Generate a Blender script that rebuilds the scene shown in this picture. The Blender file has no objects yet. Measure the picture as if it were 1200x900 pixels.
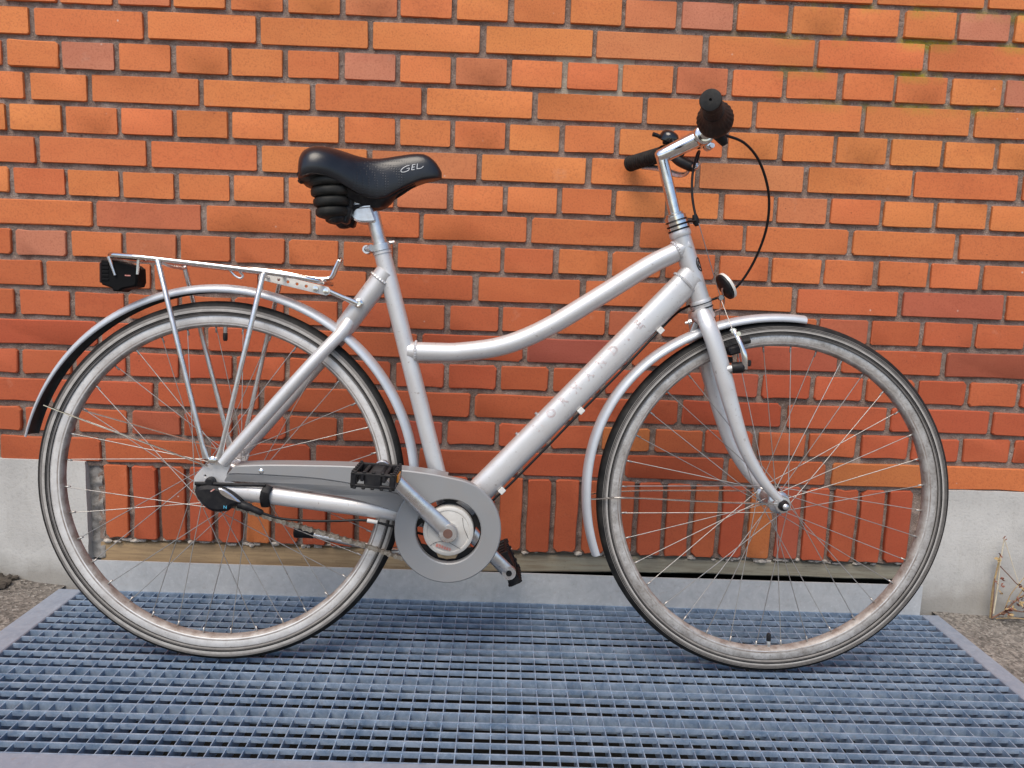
import bpy, bmesh, math, random
from mathutils import Vector, Matrix, noise
from mathutils.geometry import tessellate_polygon
R = math.radians
PI = math.pi
scene = bpy.context.scene
COL = scene.collection
rng = random.Random(11)

# ------------------------------------------------------------------ camera
cam_d = bpy.data.cameras.new('camera')
cam = bpy.data.objects.new('camera', cam_d)
COL.objects.link(cam)
scene.camera = cam
cam_d.sensor_fit = 'HORIZONTAL'
cam_d.sensor_width = 36.0
cam_d.lens = 27.483
cam_d.clip_start = 0.02
cam_d.clip_end = 500
p_, y_, r_ = 0.145655, 0.016188, 0.037185          # pitch down, yaw right, roll clockwise
fwd = Vector((math.sin(y_)*math.cos(p_), math.cos(y_)*math.cos(p_), -math.sin(p_)))
rgt = Vector((math.cos(y_), -math.sin(y_), 0))
upv = rgt.cross(fwd)
cr, sr = math.cos(r_), math.sin(r_)
RR = rgt*cr + upv*sr
UU = upv*cr - rgt*sr
cam.matrix_world = Matrix(((RR.x, UU.x, -fwd.x, 0.0), (RR.y, UU.y, -fwd.y, -1.765),
                           (RR.z, UU.z, -fwd.z, 0.76964), (0, 0, 0, 1)))

# ------------------------------------------------------------------ light
world = bpy.data.worlds.new('World')
scene.world = world
world.use_nodes = True
wn = world.node_tree
bg = wn.nodes['Background']
sky = wn.nodes.new('ShaderNodeTexSky')
sky.sky_type = 'NISHITA'
sky.sun_disc = False
SUN_EL, SUN_AZ = R(58), R(200)                     # azimuth measured from +Y clockwise: behind the camera, to its left
sky.sun_elevation = SUN_EL
sky.sun_rotation = SUN_AZ
sky.air_density = 1.0
sky.dust_density = 1.5
sky.ozone_density = 1.0
wn.links.new(sky.outputs['Color'], bg.inputs['Color'])
bg.inputs['Strength'].default_value = 0.12
sun_d = bpy.data.lights.new('sun', 'SUN')
sun_d.energy = 2.05
sun_d.angle = R(40)
sun_d.color = (1.0, 0.90, 0.77)
sun = bpy.data.objects.new('sun', sun_d)
COL.objects.link(sun)
sdir = Vector((math.sin(SUN_AZ)*math.cos(SUN_EL), math.cos(SUN_AZ)*math.cos(SUN_EL), math.sin(SUN_EL)))
sun.rotation_euler = sdir.to_track_quat('Z', 'Y').to_euler()
sun.location = sdir*20
vs = scene.view_settings
vs.view_transform = 'Standard'
vs.look = 'None'
vs.exposure = 0.68
vs.gamma = 1.0

# ------------------------------------------------------------------ material helpers
MATS = {}
class NT:
    def __init__(s, name):
        s.m = bpy.data.materials.new(name)
        s.m.use_nodes = True
        s.t = s.m.node_tree
        s.b = s.t.nodes['Principled BSDF']
    def n(s, typ, **kw):
        o = s.t.nodes.new(typ)
        for k, v in kw.items():
            if k in o.inputs.keys(): o.inputs[k].default_value = v
            else: setattr(o, k, v)
        return o
    def l(s, a, b): s.t.links.new(a, b)
    def noise(s, vec, scale, detail=4, rough=0.55, dist=0.0):
        o = s.n('ShaderNodeTexNoise')
        o.inputs['Scale'].default_value = scale; o.inputs['Detail'].default_value = detail
        o.inputs['Roughness'].default_value = rough; o.inputs['Distortion'].default_value = dist
        if vec is not None: s.l(vec, o.inputs['Vector'])
        return o.outputs['Fac']
    def ramp(s, fac, stops):
        o = s.n('ShaderNodeValToRGB')
        els = o.color_ramp.elements
        while len(els) < len(stops): els.new(0.5)
        for e, (p, c) in zip(els, stops):
            e.position = p
            e.color = c if len(c) == 4 else (*c, 1)
        s.l(fac, o.inputs['Fac'])
        return o.outputs['Color']
    def mix(s, fac, a, b, mode='MIX'):
        o = s.n('ShaderNodeMix', data_type='RGBA', blend_type=mode)
        for val, i in ((fac, 0), (a, 6), (b, 7)):
            if hasattr(val, 'links') or isinstance(val, bpy.types.NodeSocket): s.l(val, o.inputs[i])
            elif i == 0: o.inputs[0].default_value = val
            else: o.inputs[i].default_value = val if len(val) == 4 else (*val, 1)
        return o.outputs[2]
    def math(s, op, a, b=None):
        o = s.n('ShaderNodeMath', operation=op)
        for i, v in enumerate((a, b)):
            if v is None: continue
            if isinstance(v, bpy.types.NodeSocket): s.l(v, o.inputs[i])
            else: o.inputs[i].default_value = v
        return o.outputs[0]
    def bump(s, h, strength=0.3, dist=0.002, normal=None):
        o = s.n('ShaderNodeBump')
        o.inputs['Strength'].default_value = strength; o.inputs['Distance'].default_value = dist
        s.l(h, o.inputs['Height'])
        if normal is not None: s.l(normal, o.inputs['Normal'])
        s.l(o.outputs[0], s.b.inputs['Normal'])
        return o.outputs[0]
    def objco(s): return s.n('ShaderNodeTexCoord').outputs['Object']
    def pos(s): return s.n('ShaderNodeNewGeometry').outputs['Position']
    def col(s, v):
        if isinstance(v, bpy.types.NodeSocket): s.l(v, s.b.inputs['Base Color'])
        else: s.b.inputs['Base Color'].default_value = (*v, 1)
    def setp(s, **kw):
        for k, v in kw.items():
            i = s.b.inputs[k.replace('_', ' ')]
            if isinstance(v, bpy.types.NodeSocket): s.l(v, i)
            else: i.default_value = v

W1 = (1, 1, 1); K0 = (0, 0, 0)

def simple(name, col, rough=0.5, metal=0.0, spec=0.5, dirt=None, dirt_amt=0.35, scale=60, bump=0.0, rvar=0.12):
    t = NT(name)
    co = t.objco()
    nz = t.noise(co, scale, 5, 0.65)
    if dirt is None: dirt = tuple(c*0.6 for c in col)
    f = t.math('MULTIPLY', t.ramp(nz, [(0.42, K0), (0.68, W1)]), dirt_amt)
    t.col(t.mix(f, col, dirt))
    nr = t.noise(co, scale*0.4, 4, 0.6)
    rr = t.n('ShaderNodeMapRange')
    t.l(nr, rr.inputs[0])
    rr.inputs[1].default_value = 0.3; rr.inputs[2].default_value = 0.7
    rr.inputs[3].default_value = max(0.02, rough-rvar); rr.inputs[4].default_value = min(1, rough+rvar)
    t.setp(Roughness=rr.outputs[0], Metallic=metal)
    t.b.inputs['Specular IOR Level'].default_value = spec
    if bump: t.bump(nz, bump, 0.001)
    MATS[name] = t.m
    return t

# brick: colour comes from each brick object (obj.color); noise gives the firing marks
def brick_mat():
    t = NT('brick')
    oi = t.n('ShaderNodeObjectInfo')
    co = t.objco()
    off = t.n('ShaderNodeVectorMath', operation='ADD')
    sc = t.n('ShaderNodeVectorMath', operation='SCALE'); sc.inputs[0].default_value = (37, 91, 53)
    t.l(oi.outputs['Random'], sc.inputs['Scale'])
    t.l(co, off.inputs[0]); t.l(sc.outputs[0], off.inputs[1])
    v = off.outputs[0]
    base = oi.outputs['Color']
    mpb = t.n('ShaderNodeMapping'); mpb.inputs['Scale'].default_value = (0.7, 1, 2.2); t.l(v, mpb.inputs[0])
    big = t.noise(mpb.outputs[0], 9, 4, 0.55, 0.6)
    c = t.mix(t.math('MULTIPLY', t.ramp(big, [(0.42, K0), (0.74, W1)]), 0.30), base, t.mix(1.0, base, (0.78, 0.58, 0.56), 'MULTIPLY'))
    band = t.noise(v, 22, 4, 0.6, 0.3)
    c = t.mix(t.math('MULTIPLY', t.ramp(band, [(0.5, K0), (0.75, W1)]), 0.25), c, t.mix(1.0, base, (1.08, 1.2, 1.25), 'MULTIPLY'))
    fine = t.noise(v, 260, 3, 0.7)
    c = t.mix(t.math('MULTIPLY', t.ramp(fine, [(0.35, W1), (0.5, K0)]), 0.32), c, (0.22, 0.05, 0.025))
    # little pits and white specks of lime
    vo = t.n('ShaderNodeTexVoronoi', feature='F1'); vo.inputs['Scale'].default_value = 42
    t.l(v, vo.inputs['Vector'])
    pit = t.ramp(vo.outputs['Distance'], [(0.035, W1), (0.075, K0)])
    pm = t.math('MULTIPLY', pit, t.ramp(t.noise(v, 14, 2), [(0.52, K0), (0.6, W1)]))
    c = t.mix(t.math('MULTIPLY', pm, 0.7), c, (0.12, 0.035, 0.02))
    vo2 = t.n('ShaderNodeTexVoronoi', feature='F1'); vo2.inputs['Scale'].default_value = 30
    of2 = t.n('ShaderNodeVectorMath', operation='ADD'); of2.inputs[1].default_value = (5.3, 2.2, 8.1)
    t.l(v, of2.inputs[0]); t.l(of2.outputs[0], vo2.inputs['Vector'])
    sp = t.math('MULTIPLY', t.ramp(vo2.outputs['Distance'], [(0.03, W1), (0.08, K0)]), t.ramp(t.noise(v, 10, 2), [(0.58, K0), (0.63, W1)]))
    c = t.mix(t.math('MULTIPLY', sp, 0.75), c, (0.6, 0.52, 0.45))
    # soot smears and pale salt bloom, placed by the wall itself
    wp = t.pos()
    sm = t.noise(wp, 5.5, 5, 0.6)
    c = t.mix(t.math('MULTIPLY', t.ramp(sm, [(0.58, K0), (0.75, W1)]), 0.2), c, (0.2, 0.06, 0.035))
    bl = t.noise(wp, 13, 5, 0.7)
    c = t.mix(t.math('MULTIPLY', t.ramp(bl, [(0.64, K0), (0.78, W1)]), 0.3), c, (0.55, 0.34, 0.24))
    c = lichen(t, c, wp, 0.4)
    t.col(c)
    t.setp(Roughness=0.78)
    t.b.inputs['Specular IOR Level'].default_value = 0.3
    h = t.mix(0.75, big, fine)
    h2 = t.mix(pm, h, K0)
    t.bump(h2, 0.45, 0.0016)
    MATS['brick'] = t.m

def lichen(t, c, wp, amt=0.75):
    # yellow-green lichen, high on the right of the wall, mostly along the joints
    sx = t.n('ShaderNodeSeparateXYZ'); t.l(wp, sx.inputs[0])
    mx = t.n('ShaderNodeMapRange', interpolation_type='SMOOTHSTEP'); t.l(sx.outputs[0], mx.inputs[0])
    mx.inputs[1].default_value = 0.35; mx.inputs[2].default_value = 0.9
    mz = t.n('ShaderNodeMapRange', interpolation_type='SMOOTHSTEP'); t.l(sx.outputs[2], mz.inputs[0])
    mz.inputs[1].default_value = 1.06; mz.inputs[2].default_value = 1.2
    pt = t.ramp(t.noise(wp, 9.5, 4, 0.6), [(0.46, K0), (0.58, W1)])
    # streaks centred a little under the course tops (66.4 mm courses)
    f = t.math('MULTIPLY', t.math('MULTIPLY', mx.outputs[0], mz.outputs[0]), pt)
    zz = t.math('FRACT', t.math('DIVIDE', t.math('SUBTRACT', 1.3482, sx.outputs[2]), 0.0664))
    near = t.math('MAXIMUM', t.ramp(zz, [(0.74, K0), (0.92, W1)]), t.ramp(zz, [(0.06, W1), (0.3, K0)]))
    f = t.math('MULTIPLY', f, near)
    f = t.math('MULTIPLY', f, t.ramp(t.noise(wp, 150, 4, 0.75), [(0.32, K0), (0.50, W1)]))
    return t.mix(t.math('MULTIPLY', f, amt), c, (0.34, 0.30, 0.03))

def mortar_mat():
    t = NT('mortar')
    wp = t.pos()
    n1 = t.noise(wp, 18, 5, 0.6)
    n2 = t.noise(wp, 420, 3, 0.75)
    c = t.ramp(n1, [(0.3, (0.185, 0.135, 0.11)), (0.5, (0.29, 0.222, 0.185)), (0.72, (0.41, 0.33, 0.285))])
    c = t.mix(t.ramp(n2, [(0.35, W1), (0.55, K0)]), c, t.mix(0.5, c, (0.08, 0.06, 0.05)))
    c = t.mix(t.math('MULTIPLY', t.ramp(n2, [(0.60, K0), (0.70, W1)]), 0.7), c, (0.62, 0.56, 0.50))
    n3 = t.noise(wp, 120, 4, 0.7)
    c = t.mix(t.math('MULTIPLY', t.ramp(n3, [(0.30, W1), (0.42, K0)]), 0.75), c, (0.07, 0.05, 0.045))
    # a repointed patch, paler grey
    sx = t.n('ShaderNodeSeparateXYZ'); t.l(wp, sx.inputs[0])
    dx = t.math('ABSOLUTE', t.math('SUBTRACT', sx.outputs[0], 0.183))
    dz = t.math('ABSOLUTE', t.math('SUBTRACT', sx.outputs[2], 1.189))
    pm = t.math('MULTIPLY', t.math('LESS_THAN', dx, 0.085), t.math('LESS_THAN', dz, 0.041))
    c = t.mix(t.math('MULTIPLY', pm, 0.75), c, (0.42, 0.38, 0.3))
    c = lichen(t, c, wp, 0.9)
    t.col(c)
    t.setp(Roughness=0.95)
    t.b.inputs['Specular IOR Level'].default_value = 0.15
    t.bump(t.mix(0.5, n3, n2), 1.0, 0.006)
    MATS['mortar'] = t.m

def plaster_mat():
    t = NT('plinth_render')
    wp = t.pos()
    n1 = t.noise(wp, 6, 6, 0.6); n2 = t.noise(wp, 160, 4, 0.7)
    c = t.ramp(n1, [(0.3, (0.40, 0.39, 0.37)), (0.52, (0.485, 0.475, 0.45)), (0.75, (0.54, 0.53, 0.505))])
    c = t.mix(t.math('MULTIPLY', t.ramp(n2, [(0.36, W1), (0.46, K0)]), 0.2), c, (0.2, 0.19, 0.175))
    mpp = t.n('ShaderNodeMapping'); mpp.inputs['Scale'].default_value = (22, 1, 2.5); t.l(wp, mpp.inputs[0])
    st_ = t.noise(mpp.outputs[0], 2.2, 5, 0.65)
    c = t.mix(t.math('MULTIPLY', t.ramp(st_, [(0.56, K0), (0.74, W1)]), 0.28), c, (0.30, 0.275, 0.24))
    # splash dirt rising from the ground
    sx = t.n('ShaderNodeSeparateXYZ'); t.l(wp, sx.inputs[0])
    nz = t.math('ADD', t.math('DIVIDE', sx.outputs[2], 0.075), t.math('MULTIPLY', t.math('SUBTRACT', n1, 0.5), 1.6))
    c = t.mix(t.math('MULTIPLY', t.ramp(nz, [(0.25, W1), (0.95, K0)]), 0.55), c, (0.19, 0.17, 0.14))
    t.col(c); t.setp(Roughness=0.92)
    t.b.inputs['Specular IOR Level'].default_value = 0.2
    t.bump(t.mix(0.5, n1, n2), 0.5, 0.004)
    MATS['plaster'] = t.m

def ground_mat():
    t = NT('gritty_ground')
    wp = t.pos()
    n1 = t.noise(wp, 5, 5, 0.6); n2 = t.noise(wp, 130, 4, 0.75)
    vo = t.n('ShaderNodeTexVoronoi'); vo.inputs['Scale'].default_value = 150; t.l(wp, vo.inputs['Vector'])
    c = t.ramp(n1, [(0.3, (0.145, 0.13, 0.115)), (0.7, (0.24, 0.22, 0.195))])
    bw = t.n('ShaderNodeRGBToBW'); t.l(vo.outputs['Color'], bw.inputs[0])
    c = t.mix(0.6, c, t.mix(1.0, c, bw.outputs[0], 'OVERLAY'))
    c = t.mix(t.math('MULTIPLY', t.ramp(n2, [(0.35, W1), (0.48, K0)]), 0.6), c, (0.06, 0.053, 0.045))
    c = t.mix(t.math('MULTIPLY', t.ramp(n2, [(0.6, K0), (0.68, W1)]), 0.5), c, (0.42, 0.39, 0.35))
    t.col(c); t.setp(Roughness=0.95)
    t.b.inputs['Specular IOR Level'].default_value = 0.2
    t.bump(t.mix(0.5, n2, vo.outputs['Distance']), 0.9, 0.006)
    MATS['ground'] = t.m

def zinc_mat(name, base, dark, rough=0.42, metal=0.55):
    t = NT(name)
    wp = t.pos()
    n1 = t.noise(wp, 26, 6, 0.7, 0.6); n2 = t.noise(wp, 95, 4, 0.7)
    c = t.mix(t.ramp(n1, [(0.35, K0), (0.68, W1)]), base, dark)
    c = t.mix(t.math('MULTIPLY', t.ramp(n2, [(0.56, K0), (0.72, W1)]), 0.35), c, (0.30, 0.235, 0.20))
    c = t.mix(t.math('MULTIPLY', t.ramp(n2, [(0.28, W1), (0.42, K0)]), 0.4), c, tuple(min(1, x*1.35) for x in base))
    t.col(c)
    rr = t.n('ShaderNodeMapRange'); t.l(n1, rr.inputs[0])
    rr.inputs[3].default_value = rough-0.14; rr.inputs[4].default_value = rough+0.2
    t.setp(Roughness=rr.outputs[0], Metallic=metal)
    t.bump(n2, 0.12, 0.001)
    MATS[name] = t.m

def sill_mat():
    t = NT('sill_timber')
    wp = t.pos()
    sx = t.n('ShaderNodeSeparateXYZ'); t.l(wp, sx.inputs[0])
    mp = t.n('ShaderNodeMapping'); mp.inputs['Scale'].default_value = (4, 40, 60); t.l(wp, mp.inputs[0])
    g = t.noise(mp.outputs[0], 3, 5, 0.6); n2 = t.noise(wp, 90, 4, 0.7)
    k = t.n('ShaderNodeMapRange'); t.l(t.math('ADD', sx.outputs[0], t.math('MULTIPLY', g, 0.5)), k.inputs[0])
    k.inputs[1].default_value = -0.15; k.inputs[2].default_value = 0.5
    c = t.mix(k.outputs[0], (0.40, 0.275, 0.15), (0.27, 0.25, 0.19))
    c = t.mix(t.math('MULTIPLY', t.ramp(g, [(0.4, W1), (0.6, K0)]), 0.4), c, (0.12, 0.08, 0.05))
    c = t.mix(t.math('MULTIPLY', t.ramp(n2, [(0.6, K0), (0.7, W1)]), 0.45), c, (0.08, 0.065, 0.05))
    t.col(c); t.setp(Roughness=0.8)
    t.bump(n2, 0.4, 0.002)
    MATS['sill'] = t.m

def silver_mat():
    # silver lacquer of the frame: fine flake, pinkish grime, small chips
    t = NT('silver_paint')
    co = t.objco()
    n1 = t.noise(co, 16, 5, 0.65); n2 = t.noise(co, 140, 4, 0.7); n3 = t.noise(co, 900, 2, 0.5)
    c = t.mix(t.ramp(n1, [(0.4, K0), (0.7, W1)]), (0.62, 0.615, 0.61), (0.565, 0.545, 0.53))
    c = t.mix(t.math('MULTIPLY', t.ramp(n2, [(0.635, K0), (0.69, W1)]), 0.6), c, (0.24, 0.185, 0.15))
    c = t.mix(0.08, c, t.mix(1.0, c, n3, 'OVERLAY'))
    t.col(c)
    rr = t.n('ShaderNodeMapRange'); t.l(n1, rr.inputs[0])
    rr.inputs[3].default_value = 0.36; rr.inputs[4].default_value = 0.52
    t.setp(Roughness=rr.outputs[0], Metallic=0.5)
    t.b.inputs['Coat Weight'].default_value = 0.25
    t.b.inputs['Coat Roughness'].default_value = 0.12
    t.bump(n2, 0.05, 0.0006)
    MATS['silver'] = t.m

def ghost_mat():
    # worn-off lettering: broken pinkish outlines
    t = NT('worn_lettering')
    co = t.objco()
    n1 = t.noise(co, 150, 3, 0.7)
    t.col(t.mix(t.ramp(n1, [(0.38, K0), (0.6, W1)]), (0.60, 0.565, 0.55), (0.54, 0.29, 0.26)))
    t.setp(Roughness=0.5, Metallic=0.2)
    MATS['ghost'] = t.m

def tread_mat():
    t = NT('tyre_rubber')
    co = t.objco()
    n1 = t.noise(co, 30, 5, 0.65); n2 = t.noise(co, 300, 3, 0.7)
    c = t.mix(t.ramp(n1, [(0.4, K0), (0.7, W1)]), (0.008, 0.008, 0.0085), (0.028, 0.026, 0.024))
    t.col(c); t.setp(Roughness=0.68); t.bump(n2, 0.4, 0.001)
    t.b.inputs['Specular IOR Level'].default_value = 0.25
    MATS['tread'] = t.m
    t = NT('tyre_sidewall')
    co = t.objco()
    n1 = t.noise(co, 22, 5, 0.7); n2 = t.noise(co, 260, 3, 0.7)
    c = t.mix(t.ramp(n1, [(0.36, K0), (0.66, W1)]), (0.14, 0.13, 0.12), (0.22, 0.205, 0.19))
    t.col(c); t.setp(Roughness=0.75); t.bump(n2, 0.3, 0.001)
    MATS['sidewall'] = t.m
    t = NT('tyre_reflective_band')
    co = t.objco()
    n1 = t.noise(co, 40, 6, 0.8)
    c = t.mix(t.ramp(n1, [(0.4, K0), (0.75, W1)]), (0.42, 0.40, 0.37), (0.24, 0.22, 0.20))
    t.col(c); t.setp(Roughness=0.5)
    MATS['band'] = t.m
    t = NT('rim_alloy')
    co = t.objco()
    n1 = t.noise(co, 18, 5, 0.7); n2 = t.noise(co, 200, 3, 0.7)
    c = t.mix(t.ramp(n1, [(0.42, K0), (0.72, W1)]), (0.70, 0.685, 0.665), (0.48, 0.455, 0.43))
    c = t.mix(t.math('MULTIPLY', t.ramp(n2, [(0.6, K0), (0.72, W1)]), 0.4), c, (0.22, 0.16, 0.13))
    t.col(c); t.setp(Roughness=0.45, Metallic=0.35); t.bump(n2, 0.08, 0.0006)
    MATS['rim'] = t.m
    t = NT('rim_dull_alloy')
    co = t.objco()
    n1 = t.noise(co, 26, 6, 0.75); n2 = t.noise(co, 200, 3, 0.7)
    c = t.mix(t.ramp(n1, [(0.36, K0), (0.66, W1)]), (0.60, 0.585, 0.565), (0.30, 0.275, 0.25))
    c = t.mix(t.math('MULTIPLY', t.ramp(n2, [(0.56, K0), (0.68, W1)]), 0.5), c, (0.15, 0.125, 0.11))
    t.col(c); t.setp(Roughness=0.42, Metallic=0.5); t.bump(n2, 0.1, 0.0006)
    MATS['rim_dull'] = t.m
    t = NT('rim_grime')
    co = t.objco()
    n1 = t.noise(co, 40, 5, 0.7)
    c = t.mix(t.ramp(n1, [(0.35, K0), (0.66, W1)]), (0.42, 0.40, 0.375), (0.21, 0.165, 0.14))
    t.col(c); t.setp(Roughness=0.6, Metallic=0.3)
    MATS['rimgrime'] = t.m

brick_mat(); mortar_mat(); plaster_mat(); ground_mat(); sill_mat(); silver_mat(); ghost_mat(); tread_mat()
zinc_mat('zinc_bar', (0.36, 0.445, 0.55), (0.135, 0.205, 0.305), 0.45, 0.35)
zinc_mat('zinc_frame', (0.33, 0.37, 0.44), (0.25, 0.29, 0.36), 0.5, 0.4)
zinc_mat('zinc_plate', (0.50, 0.505, 0.505), (0.40, 0.41, 0.415), 0.6, 0.15)
simple('chrome', (0.78, 0.77, 0.75), 0.16, 1.0, dirt=(0.42, 0.36, 0.31), dirt_amt=0.35, scale=90, rvar=0.08)
simple('alloy', (0.66, 0.655, 0.65), 0.32, 0.9, dirt=(0.38, 0.34, 0.3), dirt_amt=0.4, scale=70)
simple('fender', (0.55, 0.575, 0.605), 0.42, 0.4, dirt=(0.40, 0.40, 0.41), dirt_amt=0.4, scale=18)
simple('fender_inside', (0.025, 0.03, 0.032), 0.6, 0.0, dirt=(0.075, 0.07, 0.065), dirt_amt=0.6, scale=30)
simple('guard', (0.275, 0.28, 0.285), 0.40, 0.25, dirt=(0.29, 0.275, 0.26), dirt_amt=0.45, scale=25)
simple('plastic', (0.008, 0.008, 0.010), 0.48, spec=0.25, dirt=(0.035, 0.033, 0.03), dirt_amt=0.5, scale=80)
simple('matt_black', (0.004, 0.004, 0.0045), 0.6, spec=0.12)
simple('rubber', (0.011, 0.011, 0.011), 0.62, spec=0.25, dirt=(0.045, 0.042, 0.038), dirt_amt=0.4, scale=90, bump=0.2)
simple('boot', (0.010, 0.010, 0.009), 0.55, spec=0.25, dirt=(0.035, 0.033, 0.028), dirt_amt=0.5, scale=40)
simple('gloss_black', (0.008, 0.008, 0.009), 0.14, spec=0.6, rvar=0.06)
simple('cable', (0.007, 0.007, 0.008), 0.42, spec=0.3)
simple('steel_cable', (0.3, 0.29, 0.28), 0.4, 0.9)
simple('spoke', (0.44, 0.43, 0.41), 0.38, 0.7, dirt=(0.3, 0.25, 0.2), dirt_amt=0.5, scale=60)
simple('chain', (0.40, 0.365, 0.31), 0.5, 0.8, dirt=(0.12, 0.075, 0.045), dirt_amt=0.8, scale=180)
simple('chain_dark', (0.21, 0.18, 0.145), 0.55, 0.7, dirt=(0.09, 0.065, 0.045), dirt_amt=0.7, scale=180)
simple('cover', (0.55, 0.535, 0.50), 0.45, 0.15, dirt=(0.40, 0.37, 0.33), dirt_amt=0.5, scale=40)
simple('rust', (0.12, 0.065, 0.05), 0.8, dirt=(0.2, 0.1, 0.07), scale=200)
simple('red_print', (0.48, 0.13, 0.1), 0.5, dirt=(0.5, 0.42, 0.38), dirt_amt=0.8, scale=300)
simple('white_print', (0.72, 0.73, 0.74), 0.5)
simple('blue_print', (0.1, 0.48, 0.7), 0.5)
simple('amber', (0.75, 0.27, 0.02), 0.3, dirt=(0.4, 0.15, 0.02), scale=400, dirt_amt=0.5)
simple('lens_white', (0.72, 0.70, 0.64), 0.25, dirt=(0.45, 0.41, 0.34))
simple('lens_red', (0.03, 0.006, 0.006), 0.2)
simple('clip', (0.66, 0.65, 0.62), 0.4, dirt=(0.4, 0.37, 0.33))
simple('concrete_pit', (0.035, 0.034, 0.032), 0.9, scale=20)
simple('dry_stem', (0.42, 0.31, 0.15), 0.8, dirt=(0.2, 0.1, 0.06), dirt_amt=0.7, scale=90)
simple('pale_stem', (0.58, 0.52, 0.40), 0.8, dirt=(0.42, 0.33, 0.2), scale=90)
simple('brown_stem', (0.16, 0.075, 0.055), 0.8, dirt=(0.28, 0.2, 0.1), scale=90)
simple('dead_leaf', (0.20, 0.075, 0.05), 0.85, dirt=(0.1, 0.055, 0.03), scale=200)
simple('moss', (0.065, 0.085, 0.022), 0.9, dirt=(0.13, 0.12, 0.04), scale=150)
simple('soil', (0.055, 0.045, 0.035), 0.95, dirt=(0.1, 0.085, 0.065), scale=120, bump=0.6)
simple('pebble', (0.30, 0.28, 0.25), 0.9, dirt=(0.14, 0.12, 0.10), dirt_amt=0.7, scale=90)
simple('joint_grey', (0.27, 0.26, 0.245), 0.95, dirt=(0.08, 0.07, 0.06), dirt_amt=0.8, scale=60, bump=0.7)
simple('lime', (0.46, 0.42, 0.37), 0.95, dirt=(0.2, 0.16, 0.13), dirt_amt=0.7, scale=140, bump=0.5)

def saddle_mat():
    t = NT('saddle_vinyl')
    co = t.objco()
    n2 = t.noise(co, 420, 3, 0.6); n1 = t.noise(co, 25, 4, 0.6)
    t.col(t.mix(t.ramp(n1, [(0.4, K0), (0.7, W1)]), (0.006, 0.0065, 0.009), (0.013, 0.0135, 0.017)))
    # dimples pressed into the side panel behind the lettering
    vo = t.n('ShaderNodeTexVoronoi'); vo.inputs['Scale'].default_value = 210; vo.inputs['Randomness'].default_value = 0.0
    t.l(co, vo.inputs['Vector'])
    sx = t.n('ShaderNodeSeparateXYZ'); t.l(co, sx.inputs[0])
    m = t.math('MULTIPLY', t.ramp(sx.outputs[0], [(0.235, K0), (0.25, W1), (0.325, W1), (0.345, K0)]),
               t.ramp(vo.outputs['Distance'], [(0.2, W1), (0.34, K0)]))
    h = t.mix(m, t.mix(0.25, (0.6, 0.6, 0.6), n2), K0)
    t.bump(h, 0.35, 0.0016)
    t.setp(Roughness=0.30)
    t.b.inputs['Specular IOR Level'].default_value = 0.5
    MATS['saddle'] = t.m
saddle_mat()

# ------------------------------------------------------------------ mesh helpers
def finish(name, bm, mats, parent=None, smooth=40, loc=None):
    if isinstance(mats, str): mats = [mats]
    bmesh.ops.recalc_face_normals(bm, faces=bm.faces)
    me = bpy.data.meshes.new(name)
    bm.to_mesh(me); bm.free()
    for m in mats: me.materials.append(MATS[m])
    if smooth:
        me.shade_smooth()
        me.set_sharp_from_angle(angle=R(smooth))
    return link(name, me, parent, loc)

def link(name, me, parent=None, loc=None):
    o = bpy.data.objects.new(name, me)
    COL.objects.link(o)
    if parent is not None: o.parent = parent
    if loc is not None: o.location = loc
    return o

def tag(o, label=None, cat=None, group=None, kind=None):
    if label: o['label'] = label
    if cat: o['category'] = cat
    if group: o['group'] = group
    if kind: o['kind'] = kind
    return o

def V(*a): return Vector(a)

def smooth_pts(pts, sub=6, closed=False):
    """Catmull-Rom through tuples of any length."""
    P = [tuple(p) for p in pts]
    n = len(P)
    out = []
    rg = range(n if closed else n-1)
    for i in rg:
        g = (lambda k: P[k % n]) if closed else (lambda k: P[min(max(k, 0), n-1)])
        a, b, c, d = g(i-1), g(i), g(i+1), g(i+2)
        for s in range(sub):
            t = s/sub
            out.append(tuple(0.5*((2*b[k]) + (-a[k]+c[k])*t + (2*a[k]-5*b[k]+4*c[k]-d[k])*t*t
                                  + (-a[k]+3*b[k]-3*c[k]+d[k])*t**3) for k in range(len(b))))
    if not closed: out.append(P[-1])
    return out

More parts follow.
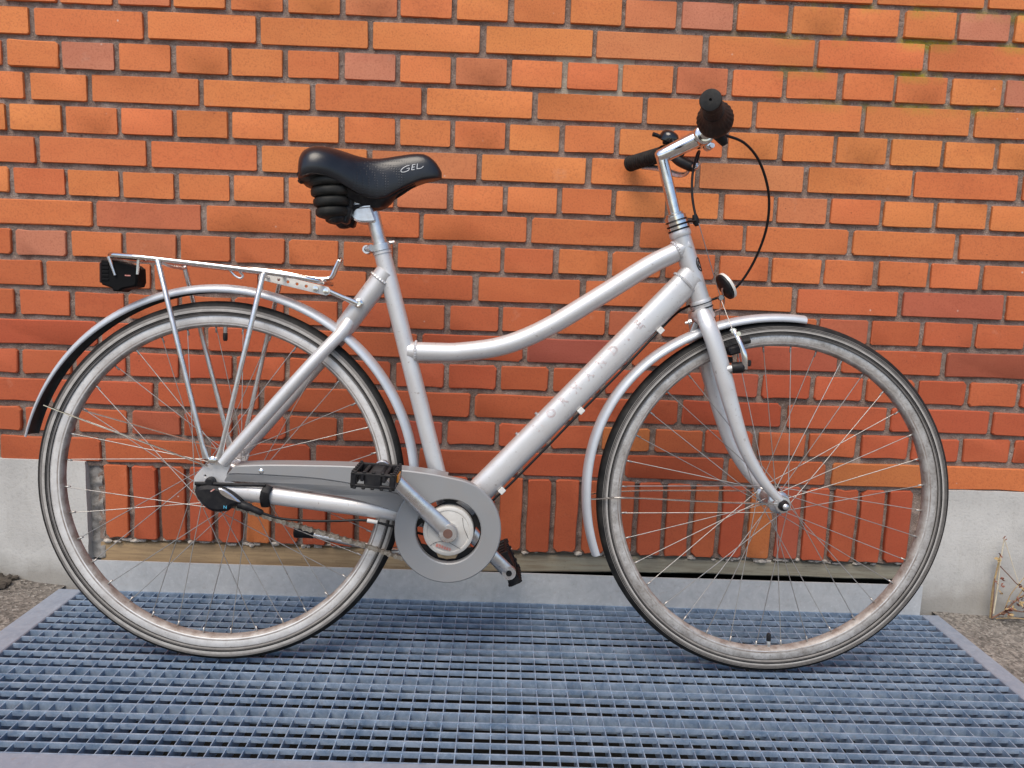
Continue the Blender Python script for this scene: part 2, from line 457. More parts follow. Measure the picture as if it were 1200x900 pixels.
def add_tube(bm, pts, r, seg=10, cap=True, closed=False, mi=0, side=None, sq=1.0):
    """pts: list of (x,y,z); r: radius or list of radius / (ra, rb). side: fixed axis for rb."""
    P = [Vector(p[:3]) for p in pts]
    n = len(P)
    rad = r if isinstance(r, (list, tuple)) and len(r) == n else [r]*n
    T = []
    for i in range(n):
        a = P[(i-1) % n] if (closed or i > 0) else P[i]
        b = P[(i+1) % n] if (closed or i < n-1) else P[i]
        T.append((b-a).normalized())
    if side is None:
        ref = Vector((0, 1, 0)) if abs(T[0].y) < 0.9 else Vector((1, 0, 0))
        S = (ref - T[0]*ref.dot(T[0])).normalized()
    rings = []
    for i in range(n):
        if side is not None: S = (side - T[i]*side.dot(T[i])).normalized()
        else: S = (S - T[i]*S.dot(T[i])).normalized()
        N = T[i].cross(S)
        ra, rb = rad[i] if isinstance(rad[i], (tuple, list)) else (rad[i], rad[i])
        pw = lambda q: math.copysign(abs(q)**sq, q)
        rings.append([bm.verts.new(P[i] + N*(ra*pw(math.cos(2*PI*k/seg))) + S*(rb*pw(math.sin(2*PI*k/seg)))) for k in range(seg)])
    m = n if closed else n-1
    for i in range(m):
        A, B = rings[i], rings[(i+1) % n]
        for k in range(seg):
            f = bm.faces.new((A[k], A[(k+1) % seg], B[(k+1) % seg], B[k])); f.material_index = mi
    if cap and not closed:
        f = bm.faces.new(rings[0][::-1]); f.material_index = mi
        f = bm.faces.new(rings[-1]); f.material_index = mi
    return bm

def add_lathe(bm, prof, c, axis, seg=24, mi=0, mis=None, closed_prof=False, cap=True):
    """prof: list of (r, h) along axis from point c."""
    c = Vector(c); ax = Vector(axis).normalized()
    ref = Vector((0, 0, 1)) if abs(ax.z) < 0.9 else Vector((1, 0, 0))
    X = (ref - ax*ref.dot(ax)).normalized(); Y = ax.cross(X)
    rings = []
    for (r, h) in prof:
        rings.append([bm.verts.new(c + ax*h + (X*math.cos(2*PI*k/seg) + Y*math.sin(2*PI*k/seg))*r) for k in range(seg)])
    n = len(prof)
    for i in range(n if closed_prof else n-1):
        A, B = rings[i], rings[(i+1) % n]
        for k in range(seg):
            f = bm.faces.new((A[k], A[(k+1) % seg], B[(k+1) % seg], B[k]))
            f.material_index = mis[i] if mis else mi
    if cap and not closed_prof:
        for rg in (rings[0][::-1], rings[-1]):
            f = bm.faces.new(rg); f.material_index = mi
    return bm

def add_box(bm, c, s, M=None, bev=0.0, mi=0):
    res = bmesh.ops.create_cube(bm, size=1.0)
    vs_ = res['verts']
    for v in vs_:
        v.co = Vector((v.co.x*s[0], v.co.y*s[1], v.co.z*s[2]))
    fs = {f for v in vs_ for f in v.link_faces}
    if bev > 0:
        es = list({e for v in vs_ for e in v.link_edges})
        rr = bmesh.ops.bevel(bm, geom=es, offset=bev, segments=1, affect='EDGES', profile=0.5)
        vs_ = list({v for f in rr['faces'] for v in f.verts} | {v for v in vs_ if v.is_valid})
        fs = {f for v in vs_ for f in v.link_faces}
    for v in vs_:
        p = v.co.copy()
        if M is not None: p = M @ p
        v.co = p + Vector(c)
    for f in fs: f.material_index = mi
    return bm

def add_prism(bm, loop, y0, y1, holes=(), mi=0, cham=0.0):
    """extrude a (u, v) outline from y0 (front) to y1 (back); optional chamfer at the front."""
    def inset(lp, d):
        n = len(lp); out = []
        area = sum(lp[i][0]*lp[(i+1) % n][1]-lp[(i+1) % n][0]*lp[i][1] for i in range(n))
        sg = 1 if area > 0 else -1
        for i in range(n):
            a, b, c = Vector(lp[i-1]), Vector(lp[i]), Vector(lp[(i+1) % n])
            t = ((b-a).normalized() + (c-b).normalized())
            if t.length < 1e-6: t = c-b
            t.normalize()
            out.append((b.x - sg*t.y*d, b.y + sg*t.x*d))
        return out
    loops = [list(loop)] + [list(h) for h in holes]
    ins = [inset(loops[0], cham)] + [inset(h, -cham) for h in loops[1:]]
    ys = y0 + (cham if y1 > y0 else -cham)
    front = [[bm.verts.new((p[0], y0, p[1])) for p in lp] for lp in ins]
    mid = [[bm.verts.new((p[0], ys, p[1])) for p in lp] for lp in loops] if cham else front
    back = [[bm.verts.new((p[0], y1, p[1])) for p in lp] for lp in loops]
    for ring_set, src in ((front, ins), (back, loops)):
        flat = [v for lp in ring_set for v in lp]
        for tri in tessellate_polygon([[Vector((p[0], p[1], 0)) for p in lp] for lp in src]):
            try:
                f = bm.faces.new([flat[i] for i in tri]); f.material_index = mi
            except ValueError: pass
    for A, B in ((front, mid), (mid, back)):
        if A is B: continue
        for la, lb in zip(A, B):
            n = len(la)
            for i in range(n):
                f = bm.faces.new((la[i], la[(i+1) % n], lb[(i+1) % n], lb[i])); f.material_index = mi
    return bm

def arc(c, r, a0, a1, n):
    return [(c[0]+r*math.cos(a0+(a1-a0)*i/n), c[1]+r*math.sin(a0+(a1-a0)*i/n)) for i in range(n+1)]
def circ(c, r, n=32): return arc(c, r, 0, 2*PI, n)[:-1]
def nb(): return bmesh.new()

# ------------------------------------------------------------------ setting: ground and light well
GX0, GX1, GY0, GY1 = -1.002, 1.052, -0.690, -0.004          # grating outer edges
def axis_lines(lo, hi, cuts, fine_lo, fine_hi, step):
    L = {lo, hi, *cuts}
    x = fine_lo
    while x < fine_hi:
        if all(abs(x-c) > step*0.4 for c in cuts): L.add(x)
        x += step
    for d in (0.3, 0.8, 2, 5, 12, 30):
        if fine_lo-d > lo: L.add(fine_lo-d)
        if fine_hi+d < hi: L.add(fine_hi+d)
    return sorted(L)
def ground_z(x, y):
    d = max(GX0-x, x-GX1, GY0-y, 0)
    k = min(1, d/0.05)
    base = 0.0
    if x < GX0: base = 0.014*min(1, (GX0-x)/0.1)*max(0, 1+y/0.5)
    elif x > GX1: base = -0.006*min(1, (x-GX1)/0.1)
    far = 1.0 if max(abs(x), abs(y)) < 3 else 0.2
    return -0.003 + k*(base + far*(0.007*noise.noise(V(x*7, y*7, 3)) + 0.004*noise.noise(V(x*22, y*22, 8))))
xs = axis_lines(-60, 60, (GX0, GX1), -2.4, 2.4, 0.035)
ys = axis_lines(-60, 0.06, (GY0, GY1), -1.4, 0.05, 0.035)
bm = nb()
gv = {}
for i, x in enumerate(xs):
    for j, y in enumerate(ys):
        gv[i, j] = bm.verts.new((x, y, ground_z(x, y)))
for i in range(len(xs)-1):
    for j in range(len(ys)-1):
        mx, my = (xs[i]+xs[i+1])/2, (ys[j]+ys[j+1])/2
        if GX0 < mx < GX1 and my > GY0: continue
        bm.faces.new((gv[i, j], gv[i+1, j], gv[i+1, j+1], gv[i, j+1]))
for v in [v for v in bm.verts if not v.link_faces]: bm.verts.remove(v)
g = finish('ground', bm, 'ground', smooth=60)
g['kind'] = 'structure'

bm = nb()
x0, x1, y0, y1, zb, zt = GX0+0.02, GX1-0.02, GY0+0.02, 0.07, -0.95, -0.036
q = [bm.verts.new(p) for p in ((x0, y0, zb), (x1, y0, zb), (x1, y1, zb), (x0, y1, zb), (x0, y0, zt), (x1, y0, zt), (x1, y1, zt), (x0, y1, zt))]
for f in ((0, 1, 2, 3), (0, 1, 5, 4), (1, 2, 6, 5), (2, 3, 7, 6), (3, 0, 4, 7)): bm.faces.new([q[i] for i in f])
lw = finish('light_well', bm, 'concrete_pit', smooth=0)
lw['kind'] = 'structure'

# ------------------------------------------------------------------ brick wall
wall = bpy.data.objects.new('brick_wall', None)
COL.objects.link(wall)
wall.empty_display_size = 0.3
tag(wall, 'orange red brick wall in cross bond behind the silver bicycle, with grey rendered plinth and upright bricks over a low sill', 'wall')

CH, ZT = 0.0664, 1.3482
SW, HW, BH, JT = 0.228, 0.1085, 0.0545, 0.012
BD = 0.05

def brick_mesh(w, h, seed, wear):
    """front face in the plane y=0, body going back; origin at the middle of the front."""
    r = random.Random(seed)
    bm = nb()
    cut = [r.uniform(0.0008, 0.002) + wear*(r.uniform(0.001, 0.0035) if r.random() < 0.8 else r.uniform(0.004, 0.009)) for _ in range(4)]
    j = lambda a: r.uniform(-a, a)
    a = 0.0003 + 0.0009*wear
    W, H = w/2, h/2
    pts = []
    cs = [(-W, -H, 1, 1), (W, -H, -1, 1), (W, H, -1, -1), (-W, H, 1, -1)]
    for k, (x, z, sx, sz) in enumerate(cs):
        c = cut[k]
        A = (x, z+sz*c); B = (x+sx*c, z)
        two = (A, B) if k in (0, 2) else (B, A)
        pts += list(two)
        nx = cs[(k+1) % 4]
        horiz = k % 2 == 0
        elen = w if horiz else h
        nmid = 2 if elen > 0.1 else (1 if horiz else 0)
        for m in range(nmid):
            t = (m+1)/(nmid+1)
            dip = r.uniform(0, 1)**2*0.0028*wear if r.random() < 0.3 else 0
            jt = j(elen*0.07)
            pts.append((x+(nx[0]-x)*t+jt, z+sz*dip) if horiz else (x+sx*dip, z+(nx[1]-z)*t+jt))
    pts = [(p[0]+j(a), p[1]+j(a)) for p in pts]
    ch = 0.0005+0.0014*wear
    tilt = (j(0.0012), j(0.0008))
    fr = [bm.verts.new((p[0]*(1-ch/W), (p[0]/W)*tilt[0]+(p[1]/H)*tilt[1], p[1]*(1-ch/H))) for p in pts]
    mid = [bm.verts.new((p[0], ch*1.1, p[1])) for p in pts]
    bk = [bm.verts.new((p[0], BD, p[1])) for p in pts]
    bm.faces.new(fr)
    n = len(pts)
    for A, B in ((fr, mid), (mid, bk)):
        for i in range(n): bm.faces.new((A[i], A[(i+1) % n], B[(i+1) % n], B[i]))
    bmesh.ops.recalc_face_normals(bm, faces=bm.faces)
    me = bpy.data.meshes.new('brick')
    bm.to_mesh(me); bm.free()
    me.materials.append(MATS['brick'])
    me.shade_smooth(); me.set_sharp_from_angle(angle=R(25))
    return me

lib = {}
def get_brick(w, h, wear):
    key = (round(w, 3), round(h, 3), wear)
    if key not in lib: lib[key] = [brick_mesh(w, h, hash((int(w*1e4), int(h*1e4), wear, s)) & 0xffff, (0.15, 0.55, 1.0)[wear]) for s in range(7)]
    return rng.choice(lib[key])

def in_view(x, z, mx=0.10, mz=0.05):
    d = V(x, 0, z) - V(0, -1.765, 0.76964)
    w = d.dot(fwd)
    px, py = 600+916.1*d.dot(RR)/w, 450-916.1*d.dot(UU)/w
    return -mx*520 < px < 1200+mx*520 and -mz*520 < py < 900+mz*520

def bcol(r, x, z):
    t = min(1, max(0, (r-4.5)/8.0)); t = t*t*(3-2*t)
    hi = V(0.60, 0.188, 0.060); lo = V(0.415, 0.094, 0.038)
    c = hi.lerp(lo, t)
    k = 1+rng.uniform(-0.045, 0.045)
    w = rng.random()
    if w < 0.05: c = c.lerp(V(c.x*0.85, c.y*0.95, c.z*1.4), 0.6)
    elif w < 0.18: c = c.lerp(V(c.x*0.9, c.y*0.76, c.z*0.8), 0.5)
    elif w < 0.32: c = c.lerp(V(c.x*1.08, c.y*1.15, c.z*1.1), 0.6)
    return (c.x*k, c.y*k*rng.uniform(0.92, 1.08), c.z*k, 1)

PINK = (0.50, 0.185, 0.105); DARK = (0.31, 0.08, 0.042); OCHRE = (0.45, 0.145, 0.045); BRIGHT = (0.53, 0.155, 0.05)
SPECIAL = [(0.444, 1.33, PINK), (0.99, 1.33, PINK), (-0.87, 1.19, PINK), (-0.335, 1.19, PINK), (1.17, 1.19, PINK),
           (-0.975, 0.79, PINK), (1.0, 0.72, (0.40, 0.105, 0.055)), (0.32, 0.41, OCHRE), (1.12, 0.325, BRIGHT),
           (0.91, 0.325, OCHRE), (0.07, 0.59, (0.33, 0.085, 0.055)), (1.13, 0.585, DARK)]

vis, hid = [], []
for r in range(-30, 16):
    zc = ZT - r*CH - BH/2
    if r % 2 == 0: off, per, w = -1.0767, 0.120, HW
    else: off, per, w = (-1.1077*0.916 if r % 4 == 1 else -1.2437*0.916), 0.240, SW
    k0 = int((-4.1-off)/per); k1 = int((4.1-off)/per)
    for k in range(k0, k1):
        xl = off + k*per
        items = [(xl, w)]
        if r == 3 and abs(xl+1.139) < 0.05: items = [(xl-0.003, 0.098), (xl+0.113, 0.118)]
        for (xa, ww) in items:
            xc = xa + ww/2 + rng.uniform(-0.0018, 0.0018)
            z = zc + rng.uniform(-0.0012, 0.0012)
            (vis if in_view(xc, z) else hid).append((r, xc, z, ww))
def special(x, z, ww):
    for sx_, sz_, c in SPECIAL:
        if abs(x-sx_) < ww/2+0.004 and abs(z-sz_) < CH/2: return (*c, 1)
nb_vis = 0
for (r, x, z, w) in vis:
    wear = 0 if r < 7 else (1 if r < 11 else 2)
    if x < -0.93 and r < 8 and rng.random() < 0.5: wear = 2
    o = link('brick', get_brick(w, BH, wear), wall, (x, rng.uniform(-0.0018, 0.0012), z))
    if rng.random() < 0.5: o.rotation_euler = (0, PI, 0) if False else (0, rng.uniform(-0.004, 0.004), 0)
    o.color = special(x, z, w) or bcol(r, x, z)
    nb_vis += 1
# soldier course over the opening
SX0, SX1 = -0.912, 0.985
ns = 29
pitch = (SX1-SX0)/ns
for i in range(ns):
    x = SX0 + (i+0.5)*pitch
    hgt = 0.176+rng.uniform(-0.003, 0.003)
    w = pitch-0.0125+rng.uniform(-0.002, 0.002)
    o = link('brick', get_brick(0.0530, 0.176, 2), wall, (x, rng.uniform(-0.003, 0.001), 0.289-hgt/2))
    o.rotation_euler = (0, rng.uniform(-0.01, 0.01), 0)
    c = bcol(13, x, 0.2)
    if i in (5, 23): c = (0.50*rng.uniform(0.9, 1.1), 0.145, 0.045, 1)
    o.color = c
# bricks beyond the picture, joined
bm = nb()
for (r, x, z, w) in hid:
    me = get_brick(w, BH, 0)
    n0 = len(bm.verts)
    bm.from_mesh(me)
    bm.verts.ensure_lookup_table()
    for v in bm.verts[n0:]: v.co += V(x, rng.uniform(-0.0018, 0.0012), z)
o = finish('brick_field', bm, 'brick', wall, smooth=25)
o['kind'] = 'stuff'; o.color = (0.53, 0.145, 0.05, 1)

# mortar: a slightly uneven sheet behind the brick faces
def rough_sheet(x0, x1, z0, z1, y, st, amp, fr, holes=None):
    bm = nb()
    nx, nz = max(1, int((x1-x0)/st)), max(1, int((z1-z0)/st))
    g = [[bm.verts.new((x0+(x1-x0)*i/nx, y+amp*noise.noise(V((x0+(x1-x0)*i/nx)*fr, 5, (z0+(z1-z0)*j/nz)*fr)), z0+(z1-z0)*j/nz))
          for j in range(nz+1)] for i in range(nx+1)]
    for i in range(nx):
        for j in range(nz): bm.faces.new((g[i][j], g[i+1][j], g[i+1][j+1], g[i][j+1]))
    return bm
bm = rough_sheet(-1.5, 1.6, 0.285, 1.5, 0.0064, 0.0065, 0.0034, 62)
finish('mortar', bm, 'mortar', wall, smooth=60)
bm = rough_sheet(-4.0, 4.0, 1.5, 3.2, 0.0062, 0.4, 0, 1)
b2 = rough_sheet(-4.0, -1.5, 0.285, 1.5, 0.0062, 0.3, 0, 1); me_ = bpy.data.meshes.new('t'); b2.to_mesh(me_); b2.free(); bm.from_mesh(me_)
b2 = rough_sheet(1.6, 4.0, 0.285, 1.5, 0.0062, 0.3, 0, 1); me_ = bpy.data.meshes.new('t'); b2.to_mesh(me_); b2.free(); bm.from_mesh(me_)
finish('mortar', bm, 'mortar', wall, smooth=60)
bm = rough_sheet(-0.925, 1.0, 0.108, 0.2855, 0.0120, 0.008, 0.0055, 60)
finish('mortar', bm, 'mortar', wall, smooth=60)
# body of the wall behind the face
bm = nb()
add_box(bm, (0, 0.22, 1.75), (8.0, 0.32, 2.92))
finish('wall_core', bm, 'mortar', wall, smooth=0)

# rendered plinths left and right of the opening
def plinth(x0, x1, ztop, face, seed):
    bm = nb()
    st = 0.02
    vx0, vx1 = max(x0, -1.5), min(x1, 1.6)
    xs_ = [x0] if x0 < vx0 else []
    n = int((vx1-vx0)/st); xs_ += [vx0+(vx1-vx0)*i/n for i in range(n+1)]
    if x1 > vx1: xs_.append(x1)
    zs_ = [-0.08] + [ztop*i/16 for i in range(17)]
    G = []
    for x in xs_:
        colv = []
        for z in zs_:
            a = 0.0016*noise.noise(V(x*18, seed, z*18)) + 0.0028*noise.noise(V(x*5, seed, z*5))
            zz = z
            if z == ztop: zz += 0.002*noise.noise(V(x*25, seed, 0))
            xx = x + (0.003*noise.noise(V(seed, z*30, 1)) if x in (xs_[0], xs_[-1]) else 0)
            colv.append(bm.verts.new((xx, face+a, zz)))
        colv.append(bm.verts.new((x, 0.06, zs_[-1])))
        G.append(colv)
    for i in range(len(G)-1):
        for j in range(len(G[0])-1): bm.faces.new((G[i][j], G[i+1][j], G[i+1][j+1], G[i][j+1]))
    for colv in (G[0], G[-1]):
        bk = [bm.verts.new((v.co.x, 0.06, v.co.z)) for v in colv[:-1]]
        for j in range(len(bk)-1):
            bm.faces.new((colv[j], colv[j+1], bk[j+1], bk[j]))
    return finish('plinth', bm, 'plaster', wall, smooth=50)
plinth(-4.0, -0.944, 0.297, -0.006, 2)
plinth(1.008, 4.0, 0.297, -0.006, 9)
# grey pointing between plinth and upright bricks
bm = rough_sheet(-0.945, -0.914, 0.062, 0.288, 0.012, 0.005, 0.007, 55)
finish('mortar', bm, 'joint_grey', wall, smooth=60)
bm = rough_sheet(0.978, 1.01, 0.03, 0.286, 0.008, 0.006, 0.004, 70)
finish('mortar', bm, 'mortar', wall, smooth=60)
# sill under the upright bricks
bm = nb()
n = 60
def sill_prof(x):
    a = 0.0015*noise.noise(V(x*9, 1, 2))
    lo = 0.046 + 0.019*min(1, max(0, (x+0.3)/0.7))
    return [(0.055, 0.110), (0.019+a, 0.1035), (0.012+a, 0.099), (0.011+a, lo+0.004+a), (0.016, lo+a), (0.055, lo)]
prev = None
for i in range(n+1):
    x = -0.925 + (0.975+0.925)*i/n
    ring = [bm.verts.new((x, y, z)) for y, z in sill_prof(x)]
    if prev:
        for k in range(len(ring)-1): bm.faces.new((prev[k], prev[k+1], ring[k+1], ring[k]))
    else: bm.faces.new(ring)
    prev = ring
bm.faces.new(prev[::-1])
finish('sill', bm, 'sill', wall, smooth=30)
# ragged end of mortar over the sill
bm = nb()
def lump(bm, c, s, seed, sub=1):
    r = bmesh.ops.create_icosphere(bm, subdivisions=sub, radius=1.0)
    for v in r['verts']:
        k = 1+0.35*noise.noise(v.co*1.4+V(seed*3.1, seed*1.7, 0))
        v.co = V(v.co.x*s[0]*k, v.co.y*s[1]*k, v.co.z*s[2]*k) + Vector(c)
for i in range(150):
    x = -0.92 + 1.9*rng.random()
    if x > -0.25 and rng.random() < 0.6: continue
    lump(bm, (x, 0.010+rng.uniform(-0.003, 0.004), 0.107+rng.uniform(-0.004, 0.004)), (rng.uniform(0.004, 0.014), 0.005, rng.uniform(0.002, 0.0065)), i)
o = finish('mortar_crumbs', bm, 'lime', wall, smooth=0); o['kind'] = 'stuff'
# dark broken brick at the right end of the sill
bm = nb()
lump(bm, (0.992, 0.03, 0.083), (0.016, 0.02, 0.022), 5, 2)
o = finish('broken_brick', bm, 'brick', wall, smooth=0); o.color = (0.22, 0.05, 0.03, 1)

# ------------------------------------------------------------------ metal grating
grat = bpy.data.objects.new('metal_grating', None)
COL.objects.link(grat)
tag(grat, 'blue grey galvanised steel grating over the light well under the bicycle wheels', 'grating')
FX0, FX1, FY0, FY1 = -0.946, 1.012, -0.642, -0.036
def part_box(name, x0, x1, y0, y1, z0, z1, mat, bev=0.0012, parent=grat):
    bm = nb()
    add_box(bm, ((x0+x1)/2, (y0+y1)/2, (z0+z1)/2), (x1-x0, y1-y0, z1-z0), None, bev)
    return finish(name, bm, mat, parent, smooth=0)
part_box('frame_strip', GX0, FX0, GY0, -0.034, -0.034, 0.0012, 'zinc_frame', 0.002)
part_box('frame_strip', FX1, GX1, GY0, -0.034, -0.034, 0.0012, 'zinc_frame', 0.002)
part_box('frame_strip', FX0, FX1, GY0, FY0, -0.034, 0.0012, 'zinc_frame', 0.002)
# upright plate against the wall, a long sheet with faint waves
bm = nb()
nx = 60
zz_ = (-0.03, 0.010, 0.030, 0.050, 0.0705, 0.0715)
Gp = []
for i in range(nx+1):
    x = -0.944 + (1.008+0.944)*i/nx
    w_ = 0.0016*noise.noise(V(x*4, 0, 0))
    Gp.append([bm.verts.new((x, -0.033+w_*(1 if z > 0 else 0)+0.0006*noise.noise(V(x*9, z*30, 4)), z)) for z in zz_] +
              [bm.verts.new((x, -0.029+w_, 0.0715)), bm.verts.new((x, -0.029, -0.03))])
for i in range(nx):
    m = len(Gp[0])
    for j in range(m): bm.faces.new((Gp[i][j], Gp[i+1][j], Gp[i+1][(j+1) % m], Gp[i][(j+1) % m]))
bm.faces.new(Gp[0]); bm.faces.new(Gp[-1][::-1])
finish('back_plate', bm, 'zinc_plate', grat, smooth=40)
# deep flats running away from the camera
npx = 70
px_ = (FX1-FX0)/npx
bm = nb()
add_box(bm, (0, 0, -0.0166), (0.0017, FY1-FY0+0.004, 0.030), None, 0)
for v in bm.verts: v.co.x += 0.0
cross_me = finish('cross_bar', bm, 'zinc_bar', grat, smooth=0, loc=(FX0+px_, (FY0+FY1)/2, 0))
for i in range(2, npx):
    o = cross_me.copy(); COL.objects.link(o); o.location = (FX0+i*px_+rng.uniform(-0.0006, 0.0006), (FY0+FY1)/2, rng.uniform(-0.0008, 0.0004))
    o.rotation_euler = (0, rng.uniform(-0.02, 0.02), rng.uniform(-0.001, 0.001))
# rows across: shallow flats, every fourth or fifth a deep one
npy = 21
py_ = (FY1-FY0)/npy
def flat_mesh(dep):
    bm = nb()
    n = npx
    hw = 0.0016
    prev = None
    for i in range(n*2+1):
        x = FX0 + (FX1-FX0)*i/(n*2)
        wv = 0.0
        sagz = -0.0010 if i % 2 else 0.0
        ring = [bm.verts.new((x, -hw+wv, 0.0005)), bm.verts.new((x, hw+wv, 0.0005)), bm.verts.new((x, hw+wv, -dep)), bm.verts.new((x, -hw+wv, -dep))]
        if prev:
            for k in range(4): bm.faces.new((prev[k], prev[(k+1) % 4], ring[(k+1) % 4], ring[k]))
        else: bm.faces.new(ring)
        prev = ring
    bm.faces.new(prev[::-1])
    bmesh.ops.recalc_face_normals(bm, faces=bm.faces)
    me = bpy.data.meshes.new('row_bar'); bm.to_mesh(me); bm.free(); me.materials.append(MATS['zinc_bar'])
    return me
shallow, deep = flat_mesh(0.0088), flat_mesh(0.0305)
DEEP = {0, 5, 9, 14, 18, 21}
for j in range(npy+1):
    o = link('bearing_bar', deep if j in DEEP else shallow, grat, (0, FY0+j*py_+rng.uniform(-0.0006, 0.0006) if j else FY0+0.0015, rng.uniform(-0.0004, 0.0004)))
    o.rotation_euler = (rng.uniform(-0.05, 0.05), 0, 0)

# ------------------------------------------------------------------ bicycle
bike = bpy.data.objects.new('bicycle', None)
COL.objects.link(bike)
bike.location = (-0.5201, -0.3312, 0.001)
bike.rotation_mode = 'XYZ'
bike.rotation_euler = (-0.0627, 0, 0.01433)
tag(bike, 'old silver step-through city bicycle with black saddle leaning by its handlebar against the brick wall', 'bicycle')
# local axes: x forward, y towards the wall, z up; the rear tyre touches the ground at the origin
RW = 0.3456
HR = V(0.0, 0, RW); HF = V(1.0608, 0, RW)
Y = V(0, 1, 0)
def P3(lst, y=0.0): return [(a, y, b) for a, b in lst]

# --- frame
bm = nb()
st = V(0.291, 0, 0.799), V(0.418, 0, 0.338)
add_tube(bm, [st[0], st[0].lerp(st[1], 0.5), V(0.425, 0, 0.313)], 0.0162, 20)
add_lathe(bm, [(0.0178, 0), (0.0178, 0.012)], st[0]+(st[0]-st[1]).normalized()*-0.010, st[0]-st[1], 20)
tt = smooth_pts([(0.868, 0, 0.828), (0.843, 0, 0.812), (0.795, 0, 0.786), (0.701, 0, 0.723), (0.606, 0, 0.662), (0.526, 0, 0.626), (0.445, 0, 0.611), (0.40, 0, 0.609), (0.345, 0, 0.609)], 5)
add_tube(bm, tt, 0.0182, 20, side=Y)
ht0, ht1 = V(0.850, 0, 0.854), V(0.901, 0, 0.714)
add_tube(bm, [ht0, ht1], 0.0182, 24)
hd = (ht0-ht1).normalized()
for p in (ht0, ht1): add_lathe(bm, [(0.0195, -0.006), (0.0205, -0.003), (0.0205, 0.003), (0.0195, 0.006)], p-hd*(0.006 if p is ht0 else -0.006), hd, 24)
add_tube(bm, [V(0.880, 0, 0.772), V(0.859, 0, 0.747), V(0.68, 0, 0.5515), V(0.496, 0, 0.351), V(0.438, 0, 0.288)], [(0.0255, 0.02), (0.0255, 0.02), (0.0255, 0.0205), (0.0255, 0.021), (0.025, 0.021)], 36, side=Y, sq=0.78)
add_lathe(bm, [(0.0215, -0.036), (0.0215, 0.036)], (0.432, 0, 0.267), Y, 24)       # bottom bracket shell
# weld beads
def bead(bm, c, axis, r, n=26, squash=1.0):
    c = Vector(c); ax = Vector(axis).normalized()
    ref = Y; X = (ref-ax*ref.dot(ax)).normalized(); Z_ = ax.cross(X)
    pts = []
    for k in range(n*2):
        a = 2*PI*k/(n*2); rr = r + (0.0008 if k % 2 else -0.0004)
        pts.append(c + X*math.cos(a)*rr + Z_*math.sin(a)*rr*squash)
    add_tube(bm, pts, 0.0028, 5, closed=True)
td = (Vector(tt[3])-Vector(tt[0])).normalized()
bead(bm, Vector((0.848, 0, 0.8155)), td, 0.0185)
bead(bm, (0.866, 0, 0.756), (0.68-0.859, 0, 0.5515-0.747), 0.021, 30, 1.22)
bead(bm, (0.360, 0, 0.609), (1, 0, 0), 0.0185)
frame = finish('frame', bm, 'silver', bike, smooth=50)
# rear wishbone and stays
bm = nb()
add_tube(bm, [V(0.301, 0, 0.757), V(0.275, 0, 0.719), V(0.227, 0, 0.652), V(0.219, 0, 0.641)], [0.0195, 0.0195, 0.0195, 0.014], 20)
bead(bm, V(0.291, 0, 0.742), V(0.292-0.227, 0, 0.09), 0.0195)
finish('wishbone', bm, 'silver', frame, smooth=50)
for s in (-1, 1):
    bm = nb()
    pts = smooth_pts([(0.236, 0.006*s, 0.664), (0.224, 0.018*s, 0.642), (0.20, 0.036*s, 0.612), (0.16, 0.046*s, 0.565), (0.09, 0.055*s, 0.481), (0.018, 0.060*s, 0.396)], 5)
    add_tube(bm, pts, [0.0135 if i < 6 else 0.0118 for i in range(len(pts))], 16)
    finish('seat_stay', bm, 'silver', frame, smooth=50)
    bm = nb()
    pts = smooth_pts([(0.018, 0.060*s, 0.350), (0.05, 0.060*s, 0.343), (0.10, 0.056*s, 0.337), (0.2, 0.050*s, 0.3245), (0.30, 0.042*s, 0.312), (0.36, 0.034*s, 0.300), (0.42, 0.02*s, 0.283)], 4)
    k = len(pts)
    add_tube(bm, pts, [(min(0.0158, 0.009+0.0014*i), 0.010) for i in range(k)], 16, side=Y)
    finish('chain_stay', bm, 'silver', frame, smooth=50)
    bm = nb()
    lp = smooth_pts([(-0.033, 0.36), (-0.027, 0.376), (-0.006, 0.394), (0.012, 0.405), (0.032, 0.402), (0.030, 0.385), (0.026, 0.372), (0.034, 0.362), (0.06, 0.352), (0.052, 0.336), (0.02, 0.332), (-0.016, 0.335)], 3, True)
    add_prism(bm, lp, 0.0565*s - 0.003, 0.0565*s + 0.003, [circ((0.001, 0.3456), 0.006, 12), circ((-0.013, 0.371), 0.002, 8)], cham=0.0008)
    finish('dropout', bm, 'silver', frame, smooth=40)
bm = nb()
for c in ((0.528, 0.020), (0.676, 0.021), (0.823, 0.020)):
    i = c[0]
    ctr = V(0.532+(i-0.528)/(0.823-0.528)*(0.821-0.532), -0.012, 0.349+(i-0.528)/(0.823-0.528)*(0.665-0.349))
    M = Matrix.Rotation(-math.atan2(0.316, 0.289), 3, 'Y')
    add_box(bm, ctr, (0.012, 0.012, 0.011), M, 0.001)
    o = finish('cable_clip', bm, 'clip', frame, smooth=0); bm = nb()
bm.free()
for (u, v) in ((0.562, 0.453), (0.598, 0.493)):
    bm = nb()
    d = V(-0.73, 0, 0.68)
    add_lathe(bm, [(0.0045, 0), (0.0045, 0.006), (0.0028, 0.007), (0.0028, 0.0095)], V(u, 0, v)+V(0, 0, 0), d, 10)
    finish('bottle_boss', bm, 'alloy', frame, smooth=30)
